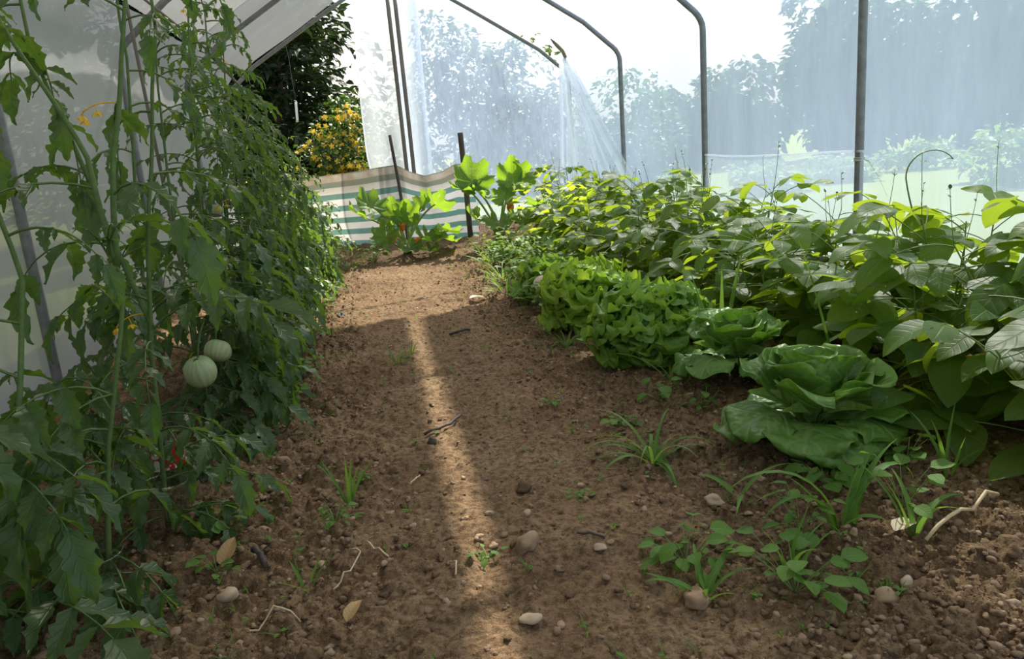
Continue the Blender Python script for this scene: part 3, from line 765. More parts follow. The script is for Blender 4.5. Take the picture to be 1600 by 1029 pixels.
pr_oak = lambda v: (.62 + .38 * np.abs(np.sin(v * 10.2 + .6)) ** .7) * (.2 + .8 * sstep(.0, .75, v)) * np.sqrt(np.clip(1 - np.clip((v - .75) / .25, 0, 1) ** 2.2, 0, 1)) 
OAK = [leafgrid(24, 11, pr_oak, 1., .38, U(.5, 1.6), U(-.2, .3), .2, .15, 4.2, .25, 9, 300 + k, U(-.6, .6), .03, 1.7) for k in range(10)]
def oak_lettuce(x, y, rad, h, label, mat, n=110, group='lettuces along the right edge of the path', name='oakleaf_lettuce'):
    z = G(x, y); rt = root(name, (x, y, z), label, 'lettuce', group)
    fo, fi = Batch(), Batch()
    for k in range(n):
        t = (k + .5) / n; a = k * 2.39996
        e = math.asin(min(1, .08 + .95 * t)); rr = rad * .42 * math.cos(e) * U(.3, 1.2)
        p = np.array([x + rr * math.cos(a), y + rr * math.sin(a), z + .02 + h * .45 * t])
        put(fo if t < .6 else fi, OAK[rng.integers(10)], p, basis(a + U(-.5, .5), min(1.5, e * .85 + .25 + U(-.25, .25)), U(-.8, .8)), (rad * .60 * math.cos(e) + h * .45 * math.sin(e)) * U(.65, 1.15), U(0, .6) + .4 * t)
    fo.build('outer_leaves', M[mat], rt); fi.build('heart', M[mat], rt)
    b = Batch(); tube(b, [(x, y, z - .01), (x, y, z + .04), (x, y, z + .1)], [.016, .014, .008], 8); b.build('stalk', M['bean_stem'], rt)
oak_lettuce(.845, 2.36, .19, .24, 'green oakleaf lettuce with frilly leaves behind the pale butterhead', 'oak_leaf_dark', 290)
oak_lettuce(.80, 2.95, .20, .25, 'bright yellow-green oakleaf lettuce, fullest and frilliest of the row', 'oak_leaf', 320)
oak_lettuce(.76, 3.55, .15, .19, 'small oakleaf lettuce beside the white bleached leaf, behind the bright one', 'oak_leaf_dark', 180)

# ------------------------------------------------------------------ beans
def trifoliate(fb, sb, p, h, L, e0, size):
    if p[0] + (L + size * 1.5) * math.cos(h) > 1.76 and math.cos(h) > 0: h = math.pi - h; L *= .6
    if p[0] > 1.62: size *= .75
    c = curve(p, h, e0, L, U(-.7, -.1), 6, U(-.3, .3)); tube(sb, c, [.0016] * 6, 4, cap=False)
    d = c[-1] - c[-2]; hh = math.atan2(d[1], d[0]); rn = U(0, 1)
    q = c[-1] + np.array([math.cos(hh), math.sin(hh), 0]) * size * .22
    tube(sb, [c[-1], (c[-1] + q) / 2, q], .001, 4, cap=False)
    put(fb, BEAN[rng.integers(10)], q, basis(hh + U(-.3, .3), U(-.7, .25), U(-.35, .35)), size * U(.95, 1.15), rn)
    for s in (-1, 1):
        put(fb, BEAN[rng.integers(10)], c[-1], basis(hh + s * U(1.1, 1.6), U(-.6, .3), U(-.4, .4)), size * U(.8, 1.), min(1, max(0, rn + U(-.2, .2))))
def bean_plant(x, y, h, label, n=20, size=.085, spread=.15, tendrils=0, pods=True):
    z = G(x, y); rt = root('bean_plant', (x, y, z), label, 'bean plant', 'bean plants filling the right bed')
    fb, sb = Batch(), Batch()
    stems = []
    for k in range(4):
        a = k * 1.57 + U(-.5, .5); c = curve((x, y, z - .02), a, U(1.0, 1.35), h * U(.75, .98), U(-.1, .25), 9, U(-.5, .5)); stems.append(c)
        tube(sb, c, np.linspace(.004, .0018, 9), 5)
    n = int(n * 1.7)
    for k in range(n):
        c = stems[k % 4]; t = .05 + .95 * (k / n) ** .75; f = t * 8; i = min(7, int(f)); p = c[i] + (c[i + 1] - c[i]) * (f - i)
        trifoliate(fb, sb, p, k * 2.4 + U(-.5, .5), U(.5, 1.1) * spread, U(.1, .9), size * (1.1 - .25 * t))
    fb.build('foliage', M['bean_leaf'], rt); sb.build('stem', M['bean_stem'], rt)
    if tendrils:
        for k in range(tendrils):
            b = Batch(); c = stems[k % 4][-1]; q = curve(c, U(0, 6.28), 1.4, U(.1, .17), U(-.3, .2), 8, U(-1, 1)); tube(b, q, np.linspace(.0013, .0008, 8), 4)
            for w_ in range(4): put(b, SIMPLE[w_], q[-1 - w_ // 2], basis(U(0, 6.28), U(.2, 1.2), 0), U(.008, .016))
            b.build('flower_spike', M['bean_stem'], rt)
    return rt
ordn = ['first', 'second', 'third', 'fourth', 'fifth', 'sixth', 'seventh', 'eighth', 'ninth', 'tenth', 'eleventh', 'twelfth', 'thirteenth', 'fourteenth', 'fifteenth', 'sixteenth', 'seventeenth']
front_y = [.95, 1.28, 1.62, 2.02, 2.38, 2.74, 3.1, 3.46, 3.82, 4.2, 4.58, 4.96, 5.34]
back_y = [1.1, 1.45, 1.8, 2.2, 2.56, 2.92, 3.28, 3.64, 4.0, 4.38, 4.76, 5.14, 5.52, 5.9]
for k, y in enumerate(front_y):
    where = 'beside the large butterhead' if k < 2 else 'next to the lettuces' if k < 7 else 'near the courgettes'
    bean_plant(1.22 + U(-.04, .04) + (.10 if k < 3 else .08 if k < 6 else -.02 * (k > 6)), y, U(.40, .46) - .012 * (k > 7), f'bush bean {where}, {ordn[k]} of front bean row from near end', 24 if k > 1 else 18, .115 if k < 4 else .10, .17, 1)
for k, y in enumerate(back_y):
    where = 'at foot of nearest grey hoop' if abs(y - 2.6) < .3 else 'at foot of second hoop' if abs(y - 4.0) < .3 else 'in front of the third hoop' if abs(y - 5.4) < .3 else 'against the plastic wall'
    bean_plant(1.50 + U(-.04, .04), y, U(.47, .56), f'bean plant {where}, {ordn[k]} of back row from near end', 28, .12 if k < 4 else .105, .17, 3)
# curled vine tip above the right-hand beans
b = Batch()
c = np.concatenate([curve((1.47, 1.9, .40), 2.6, 1.15, .17, .25, 10), ])
q = [c[-1]]; a0 = 1.9
pts = list(c)
for k in range(14):
    a = 1.75 - k * .2; pts.append(pts[-1] + .013 * np.array([math.cos(a), -.25 * math.cos(a), math.sin(a)]))
tube(b, np.array(pts), np.linspace(.0026, .0014, len(pts)), 5)
for k in (6, 12, -1): put(b, SIMPLE[k % 5], pts[k], basis(U(0, 3), .3, 0), .022)
o = b.build('bean_vine', M['bean_stem']); tag(o, 'thin bean vine tip curling over above the beans right of the nearest hoop', 'bean vine')

# ------------------------------------------------------------------ courgettes
def squash_tpl(seed, cupv=.25):
    r = np.random.default_rng(seed); nr, ns = 9, 61
    V = np.zeros((nr, ns, 3)); A = np.zeros((nr, ns, 3)); ph = r.uniform(0, 6)
    for j in range(ns):
        t = -1 + 2 * j / (ns - 1); th = t * math.pi * .94
        lob = abs(math.cos(th * 3.4)) ** .8
        rad = (.72 + .24 * lob) * (1 - .2 * abs(t) ** 3) + .05 * ((j % 3) - 1)
        for i in range(nr):
            q = i / (nr - 1); rr = rad * q
            z = cupv * rr ** 2 + .11 * q ** 2 * math.cos(th * 6.8 + .3) + .05 * q * math.sin(th * 3 + ph)
            V[i, j] = (rr * math.sin(th) * .92, rr * math.cos(th) + .02, z); A[i, j] = (t, q, 0)
    return V.reshape(-1, 3), grid_faces(nr, ns), A.reshape(-1, 3)
SQ = [squash_tpl(k, U(.3, .6)) for k in range(6)]
def courgette(x, y, label, leaves, flowers):
    z = G(x, y); rt = root('courgette_plant', (x, y, z), label, 'courgette plant', 'courgette plants at the far end')
    sb, fb = Batch(), Batch()
    for (lx, ly, lz, size, h, pitch, roll) in leaves:
        tip = np.array([lx, ly, lz]); p0 = np.array([x + U(-.03, .03), y + U(-.03, .03), z])
        mid = (p0 + tip) / 2 + np.array([(lx - x) * -.12, (ly - y) * -.12, .05 + .04 * U(0, 1)])
        t = np.linspace(0, 1, 9)[:, None]; c = (1 - t) ** 2 * p0 + 2 * t * (1 - t) * mid + t ** 2 * tip
        tube(sb, c, np.linspace(.011, .006, 9), 7)
        put(fb, SQ[rng.integers(6)], tip, basis(h, pitch, roll), size * .82)
    sb.build('leaf_stalk', M['squash_stem'], rt); fb.build('foliage', M['squash_leaf'], rt)
    for (fx, fy, fz, s, open_) in flowers:
        b = Batch(); tube(b, [(x, y, z), ((x + fx) / 2, (y + fy) / 2, fz * .6), (fx, fy, fz)], [.006, .005, .006], 6); 
        o = b.build('flower_stalk', M['squash_stem'], rt)
        b = Batch()
        for k in range(5):
            a = k * 1.2566; put(b, leafgrid(8, 5, pr_ov, 1., .30, -.2, .2, .6, .03, 2, 0, 4, k), (fx, fy, fz), basis(a, 1.35 - open_, 0), s)
        b.build('flower', M['petal'], o)['label'] = 'orange trumpet flower'
C1 = (.20, 5.72); C2 = (.90, 5.72)
PIH = math.pi / 2
courgette(*C1, 'courgette plant with orange flowers in front of the striped windbreak', [
    (-.03, 5.55, .40, .17, 2.4, .75, .2), (-.10, 5.6, .33, .16, 2.7, .55, -.2), (.12, 5.6, .31, .17, PIH, 1.1, .1), (.21, 5.58, .29, .16, 1.2, 1.0, -.1),
    (.33, 5.66, .36, .14, .9, .9, .2), (.42, 5.6, .37, .18, .1, -.75, .4), (.05, 5.5, .19, .15, -2.0, -.9, .2), (.33, 5.5, .14, .15, -.9, -.5, 0), (.45, 5.55, .13, .15, -.4, -.4, .2),
    (.2, 5.42, .10, .13, -1.6, -.5, .1), (.33, 5.42, .07, .12, -1.2, -.2, 0), (.5, 5.7, .16, .14, 0, -.3, .3)],
    [(.17, 5.54, .20, .075, .25), (.10, 5.5, .13, .06, .5), (.26, 5.5, .11, .06, .5)])
courgette(*C2, 'tall courgette plant with big upright leaves beside the thick dark post', [
    (.70, 5.62, .50, .22, 1.9, 1.05, .1), (.66, 5.58, .46, .17, 2.8, .1, .3), (.74, 5.55, .42, .15, .3, -.6, -.4), (1.03, 5.78, .47, .22, 1.7, 1.15, .0), (1.12, 5.9, .50, .19, 1.2, 1.35, 1.0),
    (.85, 5.5, .20, .16, -1.8, -.5, 0), (.70, 5.6, .24, .14, 2.4, .7, -.2), (.93, 5.66, .36, .14, 1.5, .9, .1), (1.15, 5.55, .30, .15, -.6, .1, .2), (1.0, 5.5, .22, .14, -1.2, -.7, 0)],
    [(.965, 5.62, .255, .095, .15)])
# lone bleached leaf
def flatleaf(x, y, s, h, label, mat, name='fallen_leaf', lift=.004, pitch=.05, cat='leaf'):
    b = Batch(); put(b, OV[rng.integers(6)], (x, y, G(x, y) + lift + .006), basis(h, pitch, U(-.2, .2)), s); o = b.build(name, M[mat]); return tag(o, label, cat)
flatleaf(.40, 3.72, .10, .3, 'bleached dry leaf lying on the sunlit far part of the path', 'paledead', pitch=.12)
flatleaf(-.125, 1.17, .05, .9, 'reddish dry leaf at the lower left edge of the path', 'dead', pitch=.7)
flatleaf(-.35, 1.36, .06, 1.1, 'brown dry leaf standing up beside the clear bottle collar', 'dead', pitch=.8)
flatleaf(.82, 1.10, .06, .4, 'pale dry leaf at the foot of the bent grass', 'paledead', pitch=.3)
flatleaf(.70, 3.32, .085, -2.6, 'white bleached leaf hanging from the edge of the bright oakleaf lettuce', 'paledead', lift=.16, pitch=-.3)
flatleaf(.60, 1.60, .05, 2.4, 'pale green leaf fallen on the soil before the large butterhead', 'weed', pitch=.2)

# ------------------------------------------------------------------ grasses and weeds
def blade(b, p, h, e, L, w, bend, seed, tw=0.):
    tpl = leafgrid(11, 3, pr_grass, L, w, bend, .35, 0, 0, 1, 0, 1, seed, tw)
    put(b, tpl, p, basis(h, e, U(-.3, .3)))
def tuft(x, y, n, L, w, label, spread=1., e=(1.0, 1.5), bend=(.4, 1.6), name='grass_tuft', mat='grass', cat='grass', hdir=None, rad=.015):
    b = Batch(); z = G(x, y)
    for k in range(n):
        a = k * 2.4 + U(-.5, .5) if hdir is None else hdir + U(-.8, .8)
        blade(b, (x + rad * math.cos(a) * U(0, 1), y + rad * math.sin(a) * U(0, 1), z - .004), a, U(*e), L * U(.55, 1.1), w * U(.7, 1.1), U(*bend), int(rng.integers(1 << 20)), U(-.5, .5))
    return tag(b.build(name, M[mat]), label, cat, 'grass tufts')
tuft(-.13, 1.60, 6, .15, .0055, 'upright grass tuft with broad blades on the left side of the path', e=(1.2, 1.55), bend=(.05, .6))
tuft(.015, 2.76, 16, .11, .003, 'dark wiry grass tuft in the middle of the path, left of the strip', e=(.5, 1.3), bend=(.2, 1.2))
tuft(.06, 2.84, 6, .10, .004, 'lighter grass tuft just right of the dark wiry tuft', e=(.6, 1.4), bend=(.2, 1.2))
tuft(.57, 1.62, 18, .22, .0065, 'large drooping grass tuft between the path and the butterhead lettuce', e=(.5, 1.2), bend=(1.4, 2.6))
tuft(.66, 1.36, 3, .16, .008, 'three flat grass blades hanging right of the large drooping tuft', e=(.3, .9), bend=(.8, 1.8))
b = Batch()
for dx, h_, e_, L_, w_, bd_ in [(-.01, 3.3, 1.35, .19, .009, 2.3), (.0, .2, 1.4, .24, .008, 2.7), (.015, -.1, 1.45, .15, .009, .5), (-.015, 2.9, 1.2, .13, .010, .6), (.01, .4, 1.35, .11, .008, .3), (-.01, 3.0, 1.45, .26, .007, 2.5), (.0, -1.2, 1.1, .10, .008, 1.2), (.03, .0, 1.5, .17, .009, 1.1)]:
    blade(b, (.765 + dx, 1.17 + U(-.01, .01), G(.765, 1.17) - .004), h_, e_, L_ * 1.15, w_ * 1.35, bd_, int(rng.integers(1 << 20)), U(-.4, .4))
tag(b.build('grass_tuft', M['grass']), 'bright bent grass with blades folded over in arches below the butterhead', 'grass', 'grass tufts')
tuft(.855, 1.10, 5, .15, .0085, 'bright grass stem with two leaves right of the folded arches', e=(1.2, 1.5), bend=(.2, 2.2))
tuft(.46, 1.08, 7, .12, .0075, 'broad-bladed grass at the lower edge, beside the pale brown stone', e=(.5, 1.2), bend=(.5, 1.4))
tuft(.61, 1.08, 6, .13, .006, 'upright grass among the dark weeds at the lower edge', e=(1.1, 1.5), bend=(.1, 1.3))
tuft(1.01, 2.2, 3, .40, .013, 'tall pale forked blades standing behind the pale butterhead', e=(1.3, 1.45), bend=(.05, .25))
tuft(1.12, 1.72, 4, .46, .013, 'tall bright grass blades rising in the beans above the large butterhead', e=(1.25, 1.5), bend=(.1, .5))
tuft(1.06, 1.27, 5, .16, .006, 'pale grass stem beside the lower right of the large butterhead', e=(1.2, 1.5), bend=(.1, .9))
tuft(.64, 2.72, 18, .17, .005, 'grass tuft spilling from the foot of the bright oakleaf lettuce', e=(.4, 1.1), bend=(.8, 2.0))
tuft(.80, 2.08, 9, .21, .004, 'thin arching grass in front of the green oakleaf lettuce', e=(.7, 1.3), bend=(1.2, 2.6))
tuft(-.20, 1.30, 5, .085, .004, 'little grass tuft at the lower left of the path', e=(.7, 1.4), bend=(.2, 1.))
tuft(.61, 3.85, 30, .17, .0045, 'long grass clump at the path edge beside the small oakleaf', e=(.5, 1.3), bend=(.7, 1.8), rad=.06)
tuft(.66, 4.30, 34, .20, .005, 'dense grass clump between path and beans, second from the courgettes', e=(.5, 1.4), bend=(.6, 1.7), rad=.08)
tuft(.70, 4.85, 30, .22, .006, 'tall bright grass clump nearest the courgette by the dark post', e=(.6, 1.4), bend=(.5, 1.6), rad=.08)
tuft(-.22, 5.35, 24, .12, .005, 'low grass at the far left end of the path under the windbreak', e=(.4, 1.2), bend=(.5, 1.5), rad=.07)
tuft(.20, 3.05, 7, .06, .003, 'thin low grass in the far middle of the path', e=(.4, 1.2), bend=(.2, 1.2), rad=.05)
tuft(.33, 2.85, 7, .06, .003, 'thin low grass right of the path middle, before the dark twig', e=(.4, 1.2), bend=(.2, 1.2), rad=.05)
tuft(-.25, 3.3, 8, .10, .004, 'small grass tuft at the shaded left path edge', e=(.7, 1.4), bend=(.2, 1.))
tuft(-.24, 2.9, 5, .07, .005, 'bluish low sprig of grass at the left path edge', e=(.3, 1.0), bend=(.2, 1.))

WD = [leafgrid(7, 5, pr_ov, 1., .36, U(.2, .8), .15, 0, .03, 2, .1, 4, 80 + k) for k in range(6)]
def weed(x, y, n, s, h, label, mat='weed', name='weed', tpl=WD, grp='weeds in the soil'):
    b = Batch(); sb = Batch(); z = G(x, y)
    for k in range(n):
        a = k * 2.4 + U(-.4, .4); t = (k + 1) / n
        c = curve((x, y, z - .003), a, U(.7, 1.4), h * U(.5, 1.), U(-.8, .1), 5); tube(sb, c, .0009, 4, cap=False)
        put(b, tpl[rng.integers(len(tpl))], c[-1], basis(a + U(-.5, .5), U(-.5, .35), U(-.4, .4)), s * U(.6, 1.15))
        if U(0, 1) < .6: put(b, tpl[rng.integers(len(tpl))], c[2], basis(a + 1.3, U(-.3, .4), 0), s * U(.4, .8))
    rt = root(name, (x, y, z), label, 'weed', grp); sb.build('stem', M['bean_stem'], rt); b.build('foliage', M[mat], rt)
weed(-.155, 1.50, 16, .022, .05, 'low leafy weed around the foot of the upright grass tuft')
weed(-.10, 1.72, 12, .014, .03, 'small feathery weed above the upright grass tuft')
weed(-.40, 1.55, 12, .035, .07, 'yellow-green weed in the loose soil beside the bottle collars')
weed(-.36, 1.36, 8, .03, .05, 'small weed under the nearest tomato plant beside the dry leaf')
weed(.13, 1.30, 8, .02, .035, 'bright little weed on the sunlit strip next to the largest stone')
weed(.47, 1.18, 18, .045, .11, 'dark bushy weed in front of the drooping grass, lower right')
weed(.60, 1.04, 16, .05, .12, 'dark broad-leaved weed at the lower edge, right of the pale brown stone')
weed(.69, 1.18, 10, .035, .11, 'grey-green seedling with flat leaves left of the folded grass')
weed(.88, 1.16, 8, .04, .11, 'seedling with one broad leaf right of the bright grass stem')
weed(.57, 1.86, 9, .03, .05, 'small pale seedling on the soil between path and pale butterhead')
weed(.72, 1.98, 12, .035, .08, 'bright seedling under the green oakleaf lettuce, at the path edge')
weed(.80, 1.86, 10, .03, .07, 'small leafy seedling in front of the pale butterhead')
weed(.43, 2.08, 7, .018, .03, 'tiny weed on the right of the path')
weed(.36, 1.50, 8, .018, .025, 'flat tiny weed on the path left of the drooping grass')
weed(.84, 1.34, 16, .05, .07, 'dark weed at the front of the large butterhead')
weed(1.02, 1.34, 10, .045, .10, 'broad-leaved weed right of the large butterhead')
for k, (x, y, lab) in enumerate([(-.37, 2.12, 'leafy weed spilling from under the ribbed tomatoes onto the soil'), (-.345, 2.4, 'leafy weed at the foot of the dense tomatoes, opposite the loose clods'), (-.33, 2.75, 'leafy weed under the dense tomatoes, opposite the dark wiry tuft'),
        (-.33, 3.25, 'yellowish weed at the left path edge under the tomatoes, where the sun begins'), (-.32, 3.9, 'bright weed at the sunlit left path edge'), (-.31, 4.5, 'bright weed at the far left path edge under the last tomatoes')]):
    weed(x, y, 22, .035, .09, lab)
for k, (x, y, lab) in enumerate([(.70, 3.30, 'round-leaved weed at the path edge between the two small lettuces'), (.74, 4.05, 'round-leaved weed behind the long grass at the path edge'), (.83, 4.55, 'leafy weed clump between the grass clumps and beans'), (.86, 5.1, 'leafy weed clump before the courgette with upright leaves'),
        (.74, 4.72, 'low leafy weed at the path edge behind the dense grass clump'), (.73, 5.2, 'lush leafy weed at the path corner before the dark post'), (.90, 5.45, 'lush leafy weed at the foot of the tall courgette'), (.86, 3.7, 'leafy weed tucked behind the small oakleaf lettuce'),
        (-.05, 5.45, 'reddish-stemmed weed under the windbreak, left of the flowering courgette'), (-.35, 5.6, 'dark weed clump at the left foot of the windbreak')]):
    weed(x, y, 40, .05, .17, lab)
# feathery carrot tops beside the grass
def feathery(x, y, n, L, label):
    fb, sb = Batch(), Batch(); z = G(x, y)
    for k in range(n): compound(fb, sb, (x + U(-.03, .03), y + U(-.03, .03), z), k * 2.4, L * U(.7, 1.1), U(.9, 1.4), U(-1.2, -.4), 3, .22, OV, .0014)
    rt = root('carrot_plant', (x, y, z), label, 'carrot plant', 'feathery plants along the path edge'); sb.build('stem', M['bean_stem'], rt); fb.build('foliage', M['carrot'], rt)
feathery(.82, 3.95, 26, .22, 'feathery green plant behind the small oakleaf lettuce')
feathery(.86, 4.35, 26, .22, 'feathery green plant left of the beans, behind the grass clumps')
feathery(.84, 4.8, 24, .22, 'feathery green plant nearest the courgettes')
feathery(.93, 3.3, 22, .20, 'feathery green plant between the bright oakleaf and the beans')
b = Batch()
for k in range(420):
    y = .95 + 4.2 * U(0, 1) ** 1.5; side = U(0, 1)
    x = (-.36 + .16 * U(0, 1) ** 2 if side < .45 else .62 - .22 * U(0, 1) ** 2 if side < .85 else U(-.2, .45)) + (.12 if y < 1.5 and side >= .45 else 0)
    z = G(x, y)
    for q in range(int(rng.integers(2, 6))):
        if U(0, 1) < .35: blade(b, (x, y, z - .002), U(0, 6.28), U(.6, 1.4), U(.02, .05), .0016, U(.2, 1.4), 1)
        else: put(b, SIMPLE[q % 5], (x, y, z + U(.003, .012)), basis(U(0, 6.28), U(-.1, .6), 0), U(.006, .016))
o = b.build('weed_seedlings', M['weed']); tag(o, 'tiny weed seedlings sprinkled over the edges of the earth path', 'weed seedlings', kind='stuff')
# litter
for pts, r_, lab, mat in [([(.24, 3.1, .012), (.29, 3.12, .02), (.33, 3.16, .012)], .006, 'dark twig lying on the path where the sunlight ends', 'bottle_cap'),
        ([(.06, 2.0, .012), (.12, 2.03, .014), (.17, 2.09, .012)], .004, 'thin dark twig beside the round clod on the strip', 'bottle_cap'),
        ([(-.12, 1.36, .012), (-.10, 1.34, .02), (-.13, 1.29, .016), (-.15, 1.27, .012)], .0016, 'pale curled root below the upright grass tuft', 'straw'),
        ([(-.09, 1.40, .012), (-.075, 1.36, .018), (-.05, 1.33, .012)], .0018, 'straw bit right of the pale curled root', 'straw'),
        ([(.06, 1.29, .01), (.07, 1.27, .014), (.065, 1.245, .01)], .0018, 'pale curved straw on the path left of the sunlit strip', 'straw'),
        ([(.005, 1.67, .01), (.02, 1.69, .012), (.03, 1.71, .01)], .002, 'short white straw on the path right of the upright grass', 'straw'),
        ([(-.30, 1.40, .02), (-.285, 1.385, .024), (-.275, 1.36, .014)], .006, 'dark bent twig in the loose clods on the left', 'bottle_cap'),
        ([(.31, 1.33, .008), (.345, 1.32, .012), (.36, 1.315, .008)], .0025, 'small dark twig above the small flat pale stone', 'bottle_cap'),
        ([(.85, 1.06, .02), (.93, 1.08, .035), (1.02, 1.1, .045)], .0035, 'dry straw stalk lying at the right edge beside the bright grass', 'straw'),
        ([(-.28, 1.18, .015), (-.24, 1.2, .02), (-.2, 1.19, .012)], .0015, 'thin straw at the lower left corner of the soil', 'straw')]:
    b = Batch(); P = densify(pts, 3); P[:, 2] += gh(P[:, 0], P[:, 1]) - .003; tube(b, P, r_, 6)
    tag(b.build('twig' if mat == 'bottle_cap' else 'straw_stalk', M[mat]), lab, 'twig' if mat == 'bottle_cap' else 'straw')

# ------------------------------------------------------------------ outside
def tree(x, y, z0, rx, ry, rz, n, leaf, mat, label, name='tree', trunk=True, shell=.45, cat='tree', grp=None, flowers=0, seed=0):
    g = np.random.default_rng(900 + seed)
    rt = root(name, (x, y, -.05), label, cat, grp)
    cl = g.normal(size=(26, 3)); cl /= np.linalg.norm(cl, axis=1, keepdims=True); cl *= g.uniform(.35, .85, (26, 1))
    rad = g.uniform(.22, .42, 26)
    fb, ff = Batch(), Batch()
    tp_ = SIMPLE
    k26 = g.integers(0, 26, n); d = g.normal(size=(n, 3)); d /= np.linalg.norm(d, axis=1, keepdims=True)
    pts = cl[k26] + d * rad[k26][:, None] * g.uniform(shell, 1., (n, 1)) ** .5
    for q, dd in zip(pts, d):
        p = np.array([x + q[0] * rx, y + q[1] * ry, max(0.02, z0 + q[2] * rz)])
        hh = math.atan2(dd[1], dd[0]) + g.uniform(-1, 1)
        put(fb, tp_[g.integers(5)], p, basis(hh, g.uniform(-.9, .6), g.uniform(-.8, .8)), leaf * g.uniform(.6, 1.2), g.uniform(0, 1))
    fb.build('foliage', M[mat], rt)
    if flowers:
        for q in pts[:flowers]:
            p = np.array([x + q[0] * rx * 1.02, y + q[1] * ry * 1.02 - .03, max(.1, z0 + q[2] * rz * 1.02)])
            h0 = g.uniform(0, 6); Ro = np.array(Matrix.Rotation(g.uniform(.5, 1.6), 3, 'X') @ Matrix.Rotation(g.uniform(-.8, .8), 3, 'Y'))
            for k in range(5): put(ff, SIMPLE[k], p, Ro @ basis(h0 + k * 1.257, .3, 0), leaf * .62, g.uniform(0, 1))
        ff.build('blossom', M['flower'], rt)
    if trunk:
        b = Batch(); tube(b, densify([(x, y, -.2), (x + .05, y, z0 * .5), (x, y, z0)], 3), np.linspace(.05, .02, 7) * max(1, rz), 8)
        for k in range(6):
            e = cl[k] * np.array([rx, ry, rz]) + np.array([x, y, z0]); tube(b, densify([(x, y, z0 * .5 + .08 * k), tuple((np.array([x, y, z0 * .6]) + e) / 2 + [0, 0, .1]), tuple(e)], 2), np.linspace(.02, .006, 5) * max(1, rz), 6)
        b.build('trunk', M['bark'], rt)
    return rt
def conifer(x, y, h, r, n, label, seed):
    g = np.random.default_rng(seed); rt = root('conifer', (x, y, -.05), label, 'conifer', 'conifers beyond the doorway')
    b = Batch(); tube(b, densify([(x, y, -.2), (x, y, h * .5), (x, y, h)], 4), np.linspace(.10, .02, 9), 8); b.build('trunk', M['bark'], rt)
    fb, bb = Batch(), Batch()
    for k in range(n):
        t = (k + .5) / n; z = .15 + (h - .2) * t; L = r * (1 - t * .8) * g.uniform(.7, 1.15); a = k * 2.39996 + g.uniform(-.3, .3)
        c = curve((x, y, z), a, g.uniform(-.15, .25), L, g.uniform(-.2, .35), 8, g.uniform(-.3, .3)); tube(bb, c, np.linspace(.012, .003, 8), 4, cap=False)
        for j in range(34):
            f = g.uniform(.15, 1.) * 7; i = min(6, int(f)); p = c[i] + (c[i + 1] - c[i]) * (f - i) + g.normal(size=3) * .03
            put(fb, SIMPLE[j % 5], p, basis(a + g.uniform(-1.1, 1.1), g.uniform(-.7, .5), g.uniform(-1, 1)) @ np.diag([.55, 1, 1]), g.uniform(.09, .2), g.uniform(0, 1))
    bb.build('branch', M['bark'], rt); fb.build('foliage', M['far_dark'], rt)
conifer(-.95, 9.6, 4.6, 1.15, 300, 'dark conifer filling the doorway view left of the yellow shrub, tallest', 1)
conifer(-2.2, 10.4, 4.4, 1.3, 260, 'dark conifer behind the tops of the tomatoes, left of the tallest one', 2)
conifer(-3.6, 10.8, 3.6, 1.3, 200, 'dark conifer farthest left, hidden mostly by the left plastic', 3)
tree(-.28, 9.1, .85, .45, .45, .75, 2600, .075, 'far_shrub', 'glossy green shrub between the dark conifer and the plastic curtain', 'shrub', True, cat='shrub', seed=1)
tree(-.30, 8.2, .78, .42, .30, .48, 2200, .055, 'far_shrub', 'shrub covered in yellow-orange blossoms behind the windbreak', 'flowering_shrub', True, cat='shrub', flowers=190, seed=2)
tree(-1.6, 12.2, 1.6, 2.2, .8, 2.2, 6000, .16, 'far_dark', 'dense dark evergreen closing the view behind the conifers', 'evergreen_tree', seed=21)
tree(1.7, 13., 1.2, 1.5, 1.0, 1.7, 6500, .13, 'far_tree', 'round leafy tree seen hazily through the end wall plastic', 'tree', seed=3, grp='trees behind the tunnel')
tree(3.6, 12.5, .8, 1.6, 1.0, 1.45, 5200, .13, 'far_tree', 'leafy tree behind the end wall corner and the draped plastic', 'tree', seed=4, grp='trees behind the tunnel')
tree(.3, 14., .6, 1.2, 1.0, 1.1, 3500, .13, 'far_tree2', 'lower bush behind the plastic curtain and end wall', 'bush', seed=5, cat='bush', grp='trees behind the tunnel')
tree(5.7, 15.6, .7, 1.3, 1.0, 1.05, 5000, .20, 'far_tree2', 'low hedge bush seen hazily just right of the third hoop', 'bush', cat='bush', seed=6, grp='trees behind the tunnel')
tree(7.5, 15.2, .8, 1.3, 1.0, 1.15, 5000, .20, 'far_tree2', 'low hedge bush seen hazily just right of the second hoop', 'bush', cat='bush', seed=7, grp='trees behind the tunnel')
tree(9.9, 14.8, 1.6, 1.75, 1.4, 2.3, 9000, .26, 'far_tree2', 'tall hazy tree behind the nearest hoop', 'tree', seed=8, grp='trees behind the tunnel')
tree(12.3, 14.6, 1.8, 2.1, 1.4, 2.5, 9000, .26, 'far_tree2', 'tall hazy tree right of the nearest hoop', 'tree', seed=9, grp='trees behind the tunnel')
for k_, (tx, ty, rr_, lb_) in enumerate([(4.55, 8.6, .5, 'low sunlit yellow-green bush outside, left of the nearest hoop'), (5.9, 9.2, .55, 'low sunlit bush outside, directly behind the nearest hoop'), (7.6, 10., .7, 'low sunlit bush outside, just right of the nearest hoop')]):
    tree(tx, ty, .10, rr_, .4, .28, 900, .09, 'carrot', lb_, 'bush', False, cat='bush', seed=30 + k_, grp='low bushes on the lawn')
tree(6.6, 7.2, .22, .8, .6, .38, 1500, .10, 'carrot', 'largest low sunlit bush on the lawn outside, at the far right edge', 'bush', False, cat='bush', seed=10)
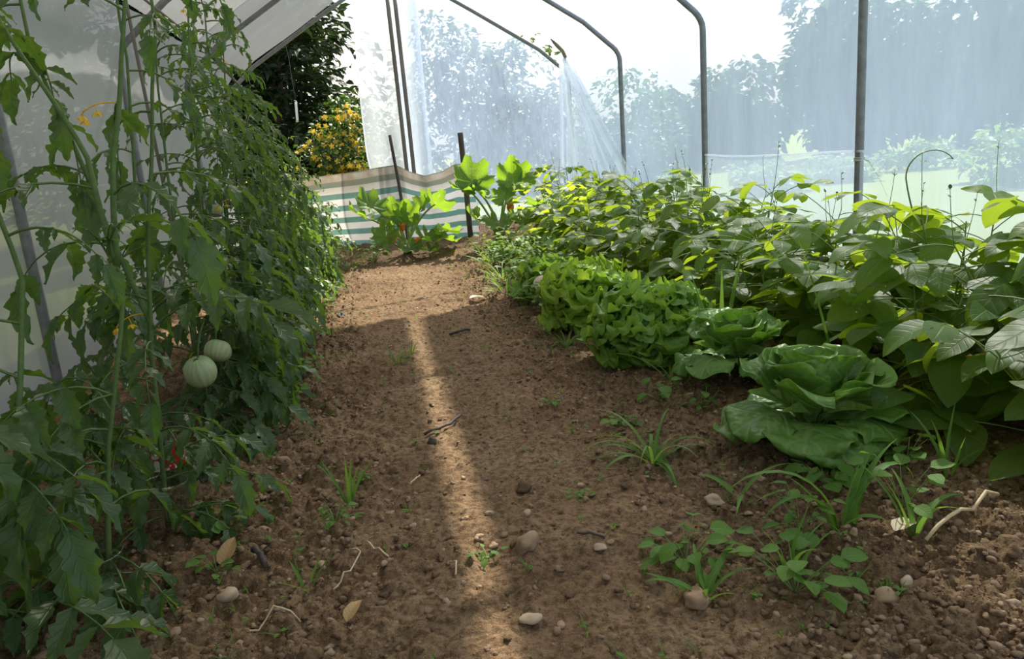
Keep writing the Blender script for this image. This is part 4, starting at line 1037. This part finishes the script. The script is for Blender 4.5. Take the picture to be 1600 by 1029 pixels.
b = Batch(); tube(b, densify([(-.69, 8.55, 1.13), (-.685, 8.55, 1.22), (-.68, 8.55, 1.33)], 3), .013, 8); o = b.build('white_strip', M['white_paint']); tag(o, 'thin white strip hanging from a branch before the dark conifer', 'strip')
b = Batch(); tube(b, densify([(-.68, 8.55, 1.32), (-.70, 8.65, 1.8), (-.78, 8.9, 2.3)], 3), .002, 5); b.build('cord', M['wood_dark'], o)

# ------------------------------------------------------------------ light
sd = Vector((math.sin(AZ) * math.cos(EL), math.cos(AZ) * math.cos(EL), math.sin(EL)))
sl = bpy.data.lights.new('sun', 'SUN'); sl.energy = 10.; sl.angle = R(1.1); sl.color = (1., .92, .78)
so = bpy.data.objects.new('sun', sl); COL.objects.link(so); so.rotation_euler = sd.to_track_quat('Z', 'Y').to_euler(); so.location = sd * 30
w = bpy.data.worlds.new('sky'); scene.world = w; w.use_nodes = True; nt = w.node_tree; nt.nodes.clear()
sk = nt.nodes.new('ShaderNodeTexSky'); sk.sky_type = 'NISHITA'; sk.sun_disc = False; sk.sun_elevation = EL; sk.sun_rotation = AZ
sk.air_density = 1.2; sk.dust_density = 4.; sk.ozone_density = 1.
bg = nt.nodes.new('ShaderNodeBackground'); bg.inputs[1].default_value = .21
hz = nt.nodes.new('ShaderNodeMix'); hz.data_type = 'RGBA'; hz.inputs[0].default_value = .45; hz.inputs[7].default_value = (6., 6.2, 6.4, 1)
nt.links.new(sk.outputs[0], hz.inputs[6]); nt.links.new(hz.outputs[2], bg.inputs[0])
ou = nt.nodes.new('ShaderNodeOutputWorld'); nt.links.new(bg.outputs[0], ou.inputs[0])

# ------------------------------------------------------------------ camera
cam = bpy.data.cameras.new('camera'); co = bpy.data.objects.new('camera', cam); COL.objects.link(co); scene.camera = co
cam.sensor_fit = 'HORIZONTAL'; cam.sensor_width = 36.; cam.lens = 36. * 1212. / 1600.; cam.clip_start = .02; cam.clip_end = 300
yaw, pitch, roll = R(9.155), R(13.463), R(4.5)
f = Vector((math.sin(yaw) * math.cos(pitch), math.cos(yaw) * math.cos(pitch), -math.sin(pitch)))
rt_ = Vector((math.cos(yaw), -math.sin(yaw), 0)); up = rt_.cross(f)
r2 = rt_ * math.cos(roll) - up * math.sin(roll); u2 = rt_ * math.sin(roll) + up * math.cos(roll)
mw = Matrix((r2, u2, -f)).transposed().to_4x4(); mw.translation = Vector((0, 0, .75)); co.matrix_world = mw
vs = scene.view_settings; vs.view_transform = 'Standard'; vs.look = 'None'; vs.exposure = 0.; vs.gamma = 1.; vs.use_curve_mapping = False
scene.cycles.max_bounces = 10; scene.cycles.transparent_max_bounces = 24; scene.cycles.transmission_bounces = 6; scene.cycles.diffuse_bounces = 5
scene.cycles.use_denoising = True; scene.cycles.sample_clamp_indirect = 6.
